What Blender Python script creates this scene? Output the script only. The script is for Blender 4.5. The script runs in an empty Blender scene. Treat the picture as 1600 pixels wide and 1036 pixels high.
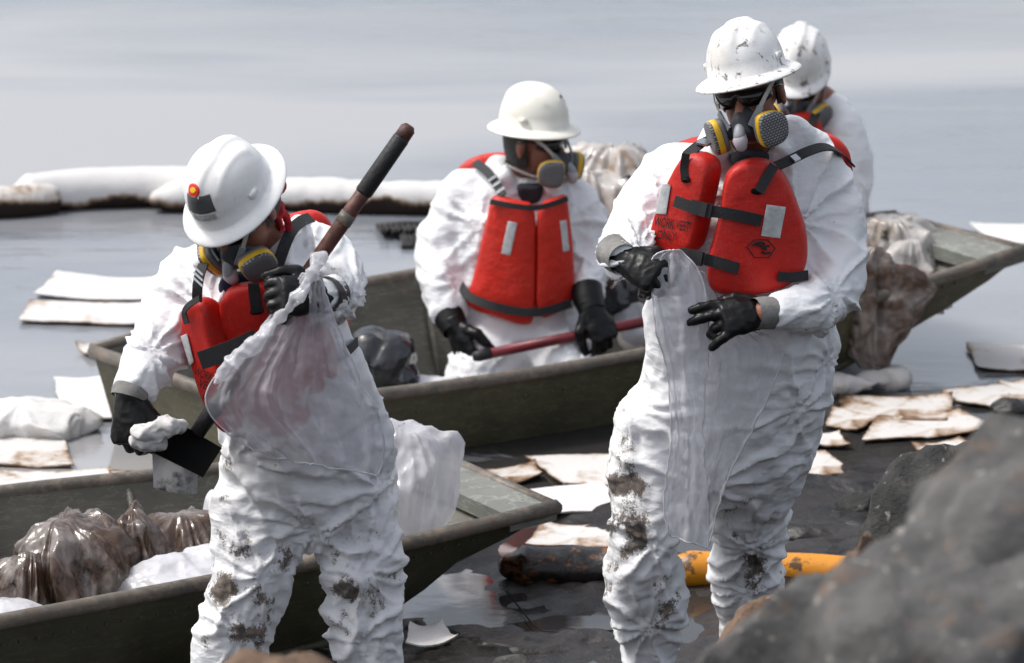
import bpy, bmesh, math, random
import numpy as np
from mathutils import Vector, Matrix

# ---------------------------------------------------------------- camera, sky, sun, exposure
S = bpy.context.scene
COL = S.collection
CAM_H, PITCH, LENS = 4.187, math.radians(14.5), 168.0
cam = bpy.data.cameras.new('camera')
cam.lens = LENS; cam.sensor_width = 36; cam.clip_start = 0.1; cam.clip_end = 3000
cam.dof.use_dof = True; cam.dof.focus_distance = 12.45; cam.dof.aperture_fstop = 4.6
co = bpy.data.objects.new('camera', cam); COL.objects.link(co)
co.location = (0, 0, CAM_H); co.rotation_euler = (math.pi / 2 - PITCH, 0, 0)
S.camera = co

SUN_EL, SUN_AZ = math.radians(58), math.radians(-84)      # azimuth from +Y (view direction), negative = left
w = bpy.data.worlds.new('World'); S.world = w; w.use_nodes = True
nt = w.node_tree; nt.nodes.clear()
sky = nt.nodes.new('ShaderNodeTexSky'); sky.sky_type = 'NISHITA'; sky.sun_disc = False
sky.sun_elevation = SUN_EL; sky.sun_rotation = SUN_AZ
sky.air_density = 1.0; sky.dust_density = 4.0; sky.ozone_density = 1.0
hsv = nt.nodes.new('ShaderNodeHueSaturation'); hsv.inputs['Saturation'].default_value = 0.42
bgn = nt.nodes.new('ShaderNodeBackground'); bgn.inputs['Strength'].default_value = 0.15
wo = nt.nodes.new('ShaderNodeOutputWorld')
nt.links.new(sky.outputs[0], hsv.inputs['Color']); nt.links.new(hsv.outputs[0], bgn.inputs['Color'])
nt.links.new(bgn.outputs[0], wo.inputs['Surface'])
sl = bpy.data.lights.new('sun', 'SUN'); sl.energy = 1.4; sl.angle = math.radians(10); sl.color = (1, 0.97, 0.92)
so = bpy.data.objects.new('sun', sl); COL.objects.link(so)
sd = Vector((math.sin(SUN_AZ) * math.cos(SUN_EL), math.cos(SUN_AZ) * math.cos(SUN_EL), math.sin(SUN_EL)))
so.rotation_euler = (-sd).to_track_quat('-Z', 'Y').to_euler()
S.view_settings.view_transform = 'Standard'; S.view_settings.look = 'None'
S.view_settings.exposure = 0.58; S.view_settings.gamma = 1.0
S.render.engine = 'CYCLES'
S.cycles.use_denoising = True
S.cycles.max_bounces = 10; S.cycles.transparent_max_bounces = 16
S.cycles.caustics_reflective = False; S.cycles.caustics_refractive = False

# ---------------------------------------------------------------- pixel -> place
FPX = LENS / 36 * 1600
def ray(px, py):
    a = (px - 800) / FPX; b = -(py - 518) / FPX
    return Vector((a, math.cos(PITCH) + b * math.sin(PITCH), -math.sin(PITCH) + b * math.cos(PITCH)))
def P(px, py, Y):
    d = ray(px, py); return Vector((0, 0, CAM_H)) + d * (Y / d.y)
def G(px, py, z=0.0):
    d = ray(px, py); return Vector((0, 0, CAM_H)) + d * ((z - CAM_H) / d.z)
def M_(px, Y):                      # metres for a length in pixels at depth Y
    return px * Y / math.cos(PITCH) / FPX * 0.985

# ---------------------------------------------------------------- noise
_rs = np.random.RandomState(7)
_perm = _rs.permutation(512).astype(np.int64)
_grad = _rs.normal(size=(512, 3)); _grad /= np.linalg.norm(_grad, axis=1)[:, None]
def pn(p):
    p = np.asarray(p, float); i = np.floor(p).astype(np.int64); f = p - i
    u = f * f * f * (f * (f * 6 - 15) + 10)
    r = 0
    for dx in (0, 1):
        for dy in (0, 1):
            for dz in (0, 1):
                h = _perm[(_perm[(_perm[(i[:, 0] + dx) % 512] + i[:, 1] + dy) % 512] + i[:, 2] + dz) % 512]
                g = _grad[h]
                d = (f[:, 0] - dx) * g[:, 0] + (f[:, 1] - dy) * g[:, 1] + (f[:, 2] - dz) * g[:, 2]
                wt = (u[:, 0] if dx else 1 - u[:, 0]) * (u[:, 1] if dy else 1 - u[:, 1]) * (u[:, 2] if dz else 1 - u[:, 2])
                r = r + wt * d
    return r * 1.6
def fbm(p, o=3):
    r, a, p = 0, 1.0, np.asarray(p, float)
    for k in range(o):
        r = r + a * pn(p + 17.3 * k); a *= .5; p = p * 2.03
    return r
def ridge(p):
    return 1 - np.minimum(1, np.abs(pn(p)) * 2.2)

def worley(p, pw=1.6):
    """concave cells that meet in sharp ridges"""
    p = np.asarray(p, float); i = np.floor(p).astype(np.int64); best = np.full(len(p), 9.0)
    for dx in (-1, 0, 1):
        for dy in (-1, 0, 1):
            for dz in (-1, 0, 1):
                c = i + np.array([dx, dy, dz]); h = _perm[(_perm[(_perm[c[:, 0] % 512] + c[:, 1]) % 512] + c[:, 2]) % 512]
                d = ((c + .5 + .48 * _grad[h] - p) ** 2).sum(1); best = np.minimum(best, d)
    return np.sqrt(best) ** pw - .45
def tri(x): return 2 * np.abs(x - np.floor(x + .5))
def facets(q, seed, n, f0, f1, vert=0.0, warp=.35, sharp=2.0, gate=.0):
    """patches of straight creases in many directions, like crumpled film; height about -.5 .. .5 metres-per-frequency"""
    rs = np.random.RandomState(int(seed * 97) % 99991); h = np.zeros(len(q)); tot = 0
    for k in range(n):
        d = rs.normal(size=3); d[2] += vert * (1 if rs.rand() < .5 else -1); d /= np.linalg.norm(d)
        f = f0 * (f1 / f0) ** rs.rand(); off = rs.uniform(0, 50, 3)
        ph = q @ d * f + warp * pn(q * f * .28 + off) + rs.rand()
        g = np.clip(.5 + gate * 1.6 * pn(q * f * .22 + off + 31), 0, 1)
        h += g * ((1 - tri(ph)) ** sharp - .35) / f
    return h

# ---------------------------------------------------------------- materials
class NT:
    def __init__(s, name):
        s.m = bpy.data.materials.new(name); s.m.use_nodes = True
        s.t = s.m.node_tree; s.t.nodes.clear()
        s.out = s.t.nodes.new('ShaderNodeOutputMaterial')
        s.tc = s.t.nodes.new('ShaderNodeTexCoord')
    def L(s, a, b): s.t.links.new(a, b)
    def set(s, sock, v):
        if hasattr(v, 'is_output') or isinstance(v, bpy.types.NodeSocket): s.L(v, sock)
        else:
            if isinstance(v, (tuple, list)) and len(v) == 3 and sock.type == 'RGBA': v = (*v, 1)
            sock.default_value = v
    def co(s, scale=(1, 1, 1), rot=(0, 0, 0), src='Object'):
        n = s.t.nodes.new('ShaderNodeMapping'); n.inputs['Scale'].default_value = scale; n.inputs['Rotation'].default_value = rot
        s.L(s.tc.outputs[src], n.inputs[0]); return n.outputs[0]
    def noise(s, scale, detail=4, rough=.55, vec=None, dist=0.0):
        n = s.t.nodes.new('ShaderNodeTexNoise'); n.inputs['Scale'].default_value = scale
        n.inputs['Detail'].default_value = detail; n.inputs['Roughness'].default_value = rough; n.inputs['Distortion'].default_value = dist
        s.L(vec if vec is not None else s.tc.outputs['Object'], n.inputs['Vector']); return n.outputs['Fac']
    def warp(s, vec, scale, amt):
        n = s.t.nodes.new('ShaderNodeTexNoise'); n.inputs['Scale'].default_value = scale; n.inputs['Detail'].default_value = 2
        s.L(vec, n.inputs['Vector'])
        a = s.t.nodes.new('ShaderNodeVectorMath'); a.operation = 'SUBTRACT'; s.L(n.outputs['Color'], a.inputs[0]); a.inputs[1].default_value = (.5, .5, .5)
        b = s.t.nodes.new('ShaderNodeVectorMath'); b.operation = 'SCALE'; s.L(a.outputs[0], b.inputs[0]); b.inputs['Scale'].default_value = amt
        c = s.t.nodes.new('ShaderNodeVectorMath'); c.operation = 'ADD'; s.L(vec, c.inputs[0]); s.L(b.outputs[0], c.inputs[1]); return c.outputs[0]
    def voro(s, scale, vec=None, feat='F1'):
        n = s.t.nodes.new('ShaderNodeTexVoronoi'); n.feature = feat; n.inputs['Scale'].default_value = scale
        s.L(vec if vec is not None else s.tc.outputs['Object'], n.inputs['Vector']); return n.outputs['Distance']
    def ramp(s, f, stops):
        n = s.t.nodes.new('ShaderNodeValToRGB'); e = n.color_ramp.elements
        while len(e) < len(stops): e.new(.5)
        for i, (p, c) in enumerate(stops):
            e[i].position = p
            e[i].color = (c, c, c, 1) if isinstance(c, (int, float)) else (*c, 1)
        s.L(f, n.inputs[0]); return n.outputs[0]
    def mix(s, f, a, b):
        n = s.t.nodes.new('ShaderNodeMix'); n.data_type = 'RGBA'
        s.set(n.inputs[0], f); s.set(n.inputs[6], a); s.set(n.inputs[7], b); return n.outputs[2]
    def math(s, op, a, b=0.0):
        n = s.t.nodes.new('ShaderNodeMath'); n.operation = op; s.set(n.inputs[0], a); s.set(n.inputs[1], b); return n.outputs[0]
    def bump(s, h, st=.5, d=.01, nrm=None):
        n = s.t.nodes.new('ShaderNodeBump'); s.set(n.inputs['Strength'], st); n.inputs['Distance'].default_value = d
        s.L(h, n.inputs['Height'])
        if nrm is not None: s.L(nrm, n.inputs['Normal'])
        return n.outputs[0]
    def attr(s, name):
        n = s.t.nodes.new('ShaderNodeAttribute'); n.attribute_name = name; return n.outputs['Fac']
    def bsdf(s, col, rough=.5, **k):
        n = s.t.nodes.new('ShaderNodeBsdfPrincipled'); s.set(n.inputs['Base Color'], col); s.set(n.inputs['Roughness'], rough)
        for a, v in k.items(): s.set(n.inputs[{'nrm': 'Normal', 'spec': 'Specular IOR Level', 'metal': 'Metallic', 'ior': 'IOR', 'coat': 'Coat Weight', 'sss': 'Subsurface Weight', 'alpha': 'Alpha', 'sheen': 'Sheen Weight', 'coatr': 'Coat Roughness'}[a]], v)
        return n.outputs[0]
    def done(s, sh): s.L(sh, s.out.inputs['Surface']); return s.m

def simple(name, col, rough=.5, var=.25, scale=12, bump=.0, bscale=60, **k):
    n = NT(name)
    f = n.noise(scale, 5)
    c2 = tuple(max(0, c * (1 - var)) for c in col); c1 = tuple(min(1, c * (1 + var)) for c in col)
    c = n.mix(n.ramp(f, [(.3, 0), (.7, 1)]), c2, c1)
    if bump: k['nrm'] = n.bump(n.noise(bscale, 4), bump, .004)
    return n.done(n.bsdf(c, rough, **k))

MAT = {}
def tyvek():
    n = NT('white_coverall_fabric')
    st = n.attr('stain')
    v = n.co((1, 1, 1))
    f1 = n.noise(48, 7, .72, n.co((1, 1, .7))); f2 = n.noise(210, 3, .6)
    fm = n.math('ADD', n.math('MULTIPLY', f1, .75), n.math('MULTIPLY', f2, .36))
    msk = n.ramp(n.math('SUBTRACT', n.math('ADD', st, fm), .885), [(.0, 0), (.10, .92)])
    soft = n.ramp(n.math('MULTIPLY', st, f1), [(.05, 0), (.45, .42)])
    dirt = n.mix(n.ramp(n.noise(38, 5, .7), [(.38, 0), (.66, 1)]), (.015, .010, .008), (.20, .145, .10))
    base = n.mix(n.noise(6), (.80, .81, .83), (.88, .885, .90))
    c = n.mix(soft, base, (.42, .35, .27)); c = n.mix(msk, c, dirt)
    # rare spatter everywhere
    sp = n.ramp(n.noise(75, 2, .5), [(.745, 0), (.76, 1)])
    sp = n.math('MULTIPLY', sp, n.ramp(n.noise(4, 2), [(.52, 0), (.6, 1)]))
    c = n.mix(sp, c, (.06, .045, .035))
    mk = n.ramp(n.noise(5, 2), [(.42, 0), (.58, 1)])
    v1 = n.voro(11, n.warp(n.co((1, 1, 2.4), (.2, .5, 0)), 7, .10)); v2 = n.voro(11, n.warp(n.co((1, 1, 2.6), (-.2, -.55, 0)), 7, .10))
    v3 = n.voro(26, n.warp(n.co((1, 1, 2.2), (.3, -.25, .2)), 14, .05)); v4 = n.voro(60, n.warp(n.co((1, 1, 1.8), (.3, .35, .2)), 25, .03))
    va = n.mix(mk, v1, v2)
    h = n.math('ADD', n.math('MULTIPLY', va, 1.0), n.math('ADD', n.math('MULTIPLY', v3, .42), n.math('MULTIPLY', v4, .14)))
    b = n.bump(h, n.ramp(n.noise(3.5, 3), [(.38, .10), (.64, .36)]), .020)
    p = n.bsdf(c, .5, nrm=b, spec=.35)
    tr = n.t.nodes.new('ShaderNodeBsdfTranslucent'); tr.inputs[0].default_value = (.8, .8, .82, 1)
    mx = n.t.nodes.new('ShaderNodeMixShader'); mx.inputs[0].default_value = .06
    n.L(p, mx.inputs[1]); n.L(tr.outputs[0], mx.inputs[2])
    return n.done(mx.outputs[0])
MAT['tyvek'] = tyvek()

def helmet_mat(name, dirt):
    n = NT(name)
    base = n.mix(n.noise(8), (.80, .80, .79), (.86, .86, .85))
    c = base
    if dirt:
        f = n.noise(34, 5, .65, n.co((1, 1.6, .7)), .6); f2 = n.noise(5, 2)
        m = n.math('MULTIPLY', n.ramp(f, [(.575, 0), (.63, .85)]), n.ramp(f2, [(.36, 0), (.5, dirt)]))
        c = n.mix(n.math('MULTIPLY', n.ramp(n.noise(7, 4), [(.42, 0), (.75, 1)]), .45 * dirt), c, (.42, .34, .24))
        c = n.mix(m, c, (.07, .05, .035))
    s = n.math('ABSOLUTE', n.math('SUBTRACT', n.noise(40, 3, .6, n.co((1, .2, 1))), .5))
    c = n.mix(n.ramp(s, [(0, .25), (.012, 0)]), c, (.55, .54, .52))
    return n.done(n.bsdf(c, n.ramp(n.noise(30), [(.3, .22), (.7, .4)]), spec=.5, nrm=n.bump(n.noise(25, 3), .06, .004)))
MAT['helmet'] = helmet_mat('white_helmet_shell', 0.12)
MAT['helmet_dirty'] = helmet_mat('oil_spotted_helmet_shell', 1.0)
MAT['helmet_cream'] = simple('cream_helmet_shell', (.78, .76, .68), .35, .06, 8)
def red_mat(name, col, bscale, bs=.35):
    n = NT(name)
    c = n.mix(n.ramp(n.noise(9, 5), [(.3, 0), (.75, 1)]), tuple(x * .8 for x in col), tuple(min(1, x * 1.15) for x in col))
    g = n.ramp(n.noise(14, 6, .7, n.co((1, 1, 2))), [(.60, 0), (.72, .6)])
    c = n.mix(g, c, (.16, .03, .025))
    sc = n.math('ABSOLUTE', n.math('SUBTRACT', n.noise(30, 3, .6, n.co((1, 1, .3), (0, .5, 0))), .5))
    c = n.mix(n.ramp(sc, [(0, .22), (.004, 0)]), c, (.62, .25, .2))
    return n.done(n.bsdf(c, .52, spec=.38, nrm=n.bump(n.noise(bscale, 4, .6), bs, .012)))
MAT['foam'] = red_mat('red_vinyl_foam', (.53, .015, .009), 22)
MAT['vestcloth'] = red_mat('orange_red_vest_cloth', (.56, .020, .009), 11, .9)
MAT['web'] = simple('black_webbing', (.012, .012, .014), .7, .3, 40, .4, 300)
MAT['buckle'] = simple('black_plastic', (.015, .015, .017), .35, .2)
MAT['metal'] = simple('steel', (.55, .55, .56), .3, .1, metal=1.0)
MAT['glove'] = simple('black_rubber', (.006, .006, .0065), .36, .4, 30, .5, 45, spec=.26)
MAT['cuff'] = simple('grey_glove_lining', (.20, .195, .185), .8, .3, 30, .4, 120)
MAT['skin'] = simple('tanned_skin', (.23, .085, .05), .5, .25, 20, .25, 160, sss=.05)
MAT['hair'] = simple('dark_hair', (.012, .009, .008), .6, .5, 60, .9, 160)
MAT['shades'] = simple('black_lens', (.006, .006, .007), .08, .1)
MAT['mask'] = simple('dark_grey_silicone', (.035, .037, .042), .5, .15)
MAT['valve'] = simple('lilac_grey_plastic', (.42, .38, .42), .45, .1)
MAT['clip'] = simple('grey_plastic', (.25, .26, .28), .45, .1)
MAT['strap'] = simple('pale_elastic', (.45, .43, .40), .8, .15, 60, .3, 300)
MAT['yellow'] = simple('yellow_band', (.70, .42, .02), .5, .2, 30)
def grille():
    n = NT('cartridge_grille')
    b = n.t.nodes.new('ShaderNodeTexBrick'); n.L(n.tc.outputs['UV'], b.inputs['Vector'])
    b.inputs['Scale'].default_value = 1.0; b.inputs['Brick Width'].default_value = .11; b.inputs['Row Height'].default_value = .075
    b.inputs['Mortar Size'].default_value = .022; b.inputs['Color1'].default_value = (.33, .33, .33, 1); b.inputs['Color2'].default_value = (.25, .25, .26, 1)
    b.inputs['Mortar'].default_value = (.07, .07, .075, 1)
    return n.done(n.bsdf(b.outputs[0], .6, nrm=n.bump(b.outputs['Fac'], -.5, .003)))
MAT['grille'] = grille()
MAT['cart'] = simple('grey_cartridge', (.14, .14, .145), .6, .15)
MAT['refl'] = simple('reflective_tape', (.50, .52, .52), .35, .25, 40, .3, 120, spec=.8)
MAT['ink'] = simple('black_print', (.010, .004, .004), .7, .4, 60)
MAT['darkshirt'] = simple('dark_shirt', (.012, .013, .02), .9, .3, 20, .4)
MAT['blueshirt'] = simple('navy_shirt', (.015, .022, .06), .9, .3, 20, .4)
MAT['blue'] = simple('blue_badge', (.03, .12, .45), .4, .1)
MAT['white'] = simple('white_print', (.8, .8, .8), .5, .05)
MAT['stickred'] = simple('red_sticker', (.65, .03, .015), .35, .08)
MAT['stickyel'] = simple('yellow_sticker', (.85, .5, .02), .35, .08)
MAT['stickgrey'] = simple('grey_sticker', (.07, .072, .075), .5, .12, 60)
MAT['sticklight'] = simple('pale_grey_sticker', (.42, .42, .42), .5, .4, 120)
MAT['stickdark'] = simple('dark_blue_sticker', (.03, .03, .05), .5, .4, 60)
MAT['bandana'] = simple('red_cotton', (.42, .012, .02), .85, .4, 50, .5, 200)
MAT['boot'] = simple('black_boot_rubber', (.012, .012, .012), .4, .4)

def boat_mat(name, col, rust, r0=.58):
    n = NT(name)
    c = n.mix(n.ramp(n.noise(5, 6, .6), [(.3, 0), (.7, 1)]), tuple(x * .75 for x in col), tuple(x * 1.25 for x in col))
    sc = n.math('ABSOLUTE', n.math('SUBTRACT', n.noise(7, 5, .6, n.co((1, 1, 5))), .5))
    c = n.mix(n.ramp(sc, [(0, .5), (.02, 0)]), c, tuple(x * 2.3 for x in col))
    m = n.ramp(n.noise(26, 6, .7), [(r0, 0), (r0 + .1, rust)])
    c = n.mix(m, c, n.mix(n.noise(12), (.035, .015, .010), (.30, .25, .20)))
    d = n.ramp(n.noise(3.2, 6, .7), [(.55, 0), (.75, .8)])
    c = n.mix(d, c, (.014, .011, .008))
    return n.done(n.bsdf(c, n.ramp(n.noise(11), [(.3, .4), (.7, .65)]), nrm=n.bump(n.noise(18, 5), .25, .01), spec=.4))
MAT['boat'] = boat_mat('shaded_olive_boat_paint', (.040, .039, .022), .2)  # olive paint darkened to carry the near hull's shade
MAT['boat2'] = boat_mat('olive_boat_paint', (.072, .067, .040), .25)
MAT['boatin'] = boat_mat('scuffed_grey_olive_floor', (.11, .107, .088), .45)
MAT['rail'] = boat_mat('worn_gunwale_paint', (.10, .09, .075), .9, .47)
MAT['deck'] = boat_mat('pale_grey_green_deck', (.17, .175, .155), .2)

def pad_mat(name, amt, brown=(.19, .105, .055), ek=.16, tan=(.36, .26, .175)):
    n = NT(name)
    f = n.math('ADD', n.math('MULTIPLY', n.noise(5, 6, .65, n.tc.outputs['Object']), .7), n.math('MULTIPLY', n.noise(26, 5, .6), .3))
    e = n.attr('stain')
    f = n.math('ADD', f, n.math('MULTIPLY', e, ek))
    lo = .74 - .3 * amt
    c = n.mix(n.ramp(f, [(lo, 0), (lo + .1, .75)]), (.70 - .13 * amt, .69 - .14 * amt, .68 - .15 * amt), tan)
    c = n.mix(n.ramp(f, [(lo + .07, 0), (lo + .16, .9)]), c, brown)
    c = n.mix(n.ramp(f, [(lo + .14, 0), (lo + .24, 1)]), c, (.02, .013, .01))
    return n.done(n.bsdf(c, .8, nrm=n.bump(n.noise(90, 4), .5, .004), spec=.2))
MAT['pad'] = pad_mat('clean_white_pad', .34)
MAT['pad2'] = pad_mat('stained_white_pad', .76)
MAT['pad3'] = pad_mat('brown_oiled_pad', .98)
MAT['rag'] = pad_mat('black_smeared_pad', .70, (.03, .026, .024), .16, (.45, .44, .43))
MAT['boomw'] = pad_mat('white_boom_sleeve', .44, (.14, .085, .05), .30)

def film(name, col, transp, gloss=.25, stain=0.0, scol=(.12, .06, .025)):
    n = NT(name)
    c = col
    if stain:
        f = n.noise(7, 6, .65, dist=.4)
        c = n.mix(n.ramp(f, [(.62 - .25 * stain, 0), (.70 - .2 * stain, .9)]), col, scol)
        c = n.mix(n.ramp(n.noise(11, 6, .7), [(.56, 0), (.66, 1)]), c, (.02, .012, .009))
    cr = n.math('ADD', n.voro(9, n.warp(n.co((1.6, 1.6, .8)), 6, .12)), n.math('MULTIPLY', n.voro(24, n.warp(n.co((1.4, 1.4, .9)), 12, .06)), .4))
    b = n.bump(cr, .30, .02)
    d = n.bsdf(c, .20, nrm=b, spec=.9)
    t = n.t.nodes.new('ShaderNodeBsdfTranslucent'); n.set(t.inputs[0], c)
    m1 = n.t.nodes.new('ShaderNodeMixShader'); m1.inputs[0].default_value = .22
    n.L(d, m1.inputs[1]); n.L(t.outputs[0], m1.inputs[2])
    tp = n.t.nodes.new('ShaderNodeBsdfTransparent'); tp.inputs[0].default_value = (.97, .97, .98, 1)
    lw = n.t.nodes.new('ShaderNodeLayerWeight'); lw.inputs[0].default_value = .35; n.L(b, lw.inputs['Normal'])
    fac = n.math('SUBTRACT', transp, n.math('MULTIPLY', lw.outputs['Facing'], transp * .75))
    m2 = n.t.nodes.new('ShaderNodeMixShader'); n.L(fac, m2.inputs[0])
    n.L(m1.outputs[0], m2.inputs[1]); n.L(tp.outputs[0], m2.inputs[2])
    return n.done(m2.outputs[0])
MAT['film'] = film('clear_plastic_film', (.72, .72, .76), .66)
MAT['filmw'] = film('milky_plastic_film', (.72, .72, .76), .50)
MAT['films'] = film('white_plastic_film', (.74, .74, .77), .12)
MAT['filmp'] = film('pale_dirty_film', (.60, .57, .54), .15, stain=.34, scol=(.35, .24, .15))
MAT['filmb'] = film('brown_oiled_film', (.27, .235, .215), .10, stain=.80, scol=(.075, .034, .014))
MAT['filmk'] = film('black_bag_film', (.022, .023, .028), .0)

def yel():
    n = NT('yellow_boom_pvc')
    f = n.noise(14, 6, .65, n.co((1, 1, 1)))
    c = n.mix(n.noise(5), (.58, .215, .008), (.66, .27, .012))
    c = n.mix(n.ramp(f, [(.54, 0), (.59, .9)]), c, (.05, .035, .025))
    c = n.mix(n.ramp(n.noise(60, 3), [(.62, 0), (.68, .7)]), c, (.25, .14, .03))
    return n.done(n.bsdf(c, .4, nrm=n.bump(n.noise(12, 3), .25, .01)))
MAT['boomy'] = yel()
def blk():
    n = NT('oiled_boom_pvc')
    f = n.noise(13, 6, .7, n.co((1, 1, 2.2), (0, .5, 0)))
    c = n.mix(n.ramp(f, [(.53, 0), (.62, .9)]), (.010, .009, .009), n.mix(n.noise(9), (.30, .10, .015), (.12, .05, .02)))
    return n.done(n.bsdf(c, .3, nrm=n.bump(n.noise(10, 4), .6, .02)))
MAT['boomk'] = blk()
def rock_mat(name, a, b, c3):
    n = NT(name)
    c = n.mix(n.ramp(n.noise(4, 7, .65), [(.35, 0), (.65, 1)]), a, b)
    c = n.mix(n.ramp(n.noise(9, 6, .7, dist=.5), [(.56, 0), (.66, .8)]), c, c3)
    c = n.mix(n.ramp(n.noise(34, 3), [(.64, 0), (.7, .8)]), c, (.34, .32, .29))
    h = n.math('ADD', n.noise(12, 8, .7), n.math('MULTIPLY', n.voro(9), .4))
    return n.done(n.bsdf(c, .8, nrm=n.bump(h, .9, .03), spec=.25))
MAT['rockg'] = rock_mat('grey_rock', (.05, .05, .05), (.17, .165, .16), (.17, .115, .085))
MAT['rockb'] = rock_mat('brown_rock', (.10, .065, .045), (.24, .16, .11), (.06, .05, .045))
MAT['rockd'] = rock_mat('dark_green_rock', (.024, .025, .024), (.07, .071, .068), (.10, .09, .08))
def mud():
    n = NT('oily_mud')
    f = n.noise(7, 7, .65)
    c = n.mix(n.ramp(f, [(.35, 0), (.7, 1)]), (.007, .0065, .006), (.032, .027, .024))
    c = n.mix(n.ramp(n.noise(30, 4), [(.62, 0), (.72, .5)]), c, (.08, .065, .055))
    return n.done(n.bsdf(c, n.ramp(n.noise(4, 4), [(.35, .18), (.65, .55)]), nrm=n.bump(n.noise(18, 6, .65), .6, .02), spec=.45))
MAT['mud'] = mud()
def water():
    n = NT('grey_water')
    big = n.noise(.42, 4, .55, n.co((.30, 1.0, 1)), .5)
    calm = n.ramp(big, [(.42, .08), (.60, 1)])
    h = n.math('ADD', n.math('MULTIPLY', n.noise(3.2, 4, .55, n.co((.5, 1.5, 1)), .3), 1.0), n.math('MULTIPLY', n.noise(14, 3, .5, n.co((.6, 1.6, 1))), .22))
    b = n.bump(h, n.math('MULTIPLY', calm, .24), .05)
    c = n.mix(calm, (.33, .322, .318), (.19, .205, .23))
    # black oil plus the boats' shade and reflections painted into the water colour
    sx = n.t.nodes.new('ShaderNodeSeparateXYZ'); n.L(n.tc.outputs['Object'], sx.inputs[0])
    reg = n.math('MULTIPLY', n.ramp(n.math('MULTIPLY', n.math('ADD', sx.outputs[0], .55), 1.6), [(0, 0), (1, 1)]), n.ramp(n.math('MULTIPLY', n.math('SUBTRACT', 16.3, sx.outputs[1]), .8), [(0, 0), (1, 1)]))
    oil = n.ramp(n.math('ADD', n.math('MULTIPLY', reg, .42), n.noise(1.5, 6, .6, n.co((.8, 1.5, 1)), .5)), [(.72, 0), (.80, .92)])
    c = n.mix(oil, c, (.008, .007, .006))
    return n.done(n.bsdf(c, n.ramp(big, [(.4, .07), (.65, .2)]), ior=n.math('SUBTRACT', 2.0, n.math('MULTIPLY', oil, .6)), nrm=b))
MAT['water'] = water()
MAT['rust'] = simple('rusty_brown_shaft', (.085, .028, .018), .55, .6, 40, .6, 60)
MAT['grip'] = simple('black_rubber_grip', (.010, .010, .011), .55, .4, 60, .5, 120)
MAT['redshaft'] = simple('dark_red_shaft', (.13, .008, .014), .4, .4, 25)
MAT['oil_shade_black'] = simple('black_oil_and_slot_shade', (.003, .003, .003), .75, .3, spec=.15)  # oil on the blades; the same black paints the shade in vest slots
MAT['rope'] = simple('dark_rope', (.015, .013, .012), .7, .4)
MAT['board'] = simple('dark_wet_board', (.025, .023, .022), .5, .5, 14, .4)

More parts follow.
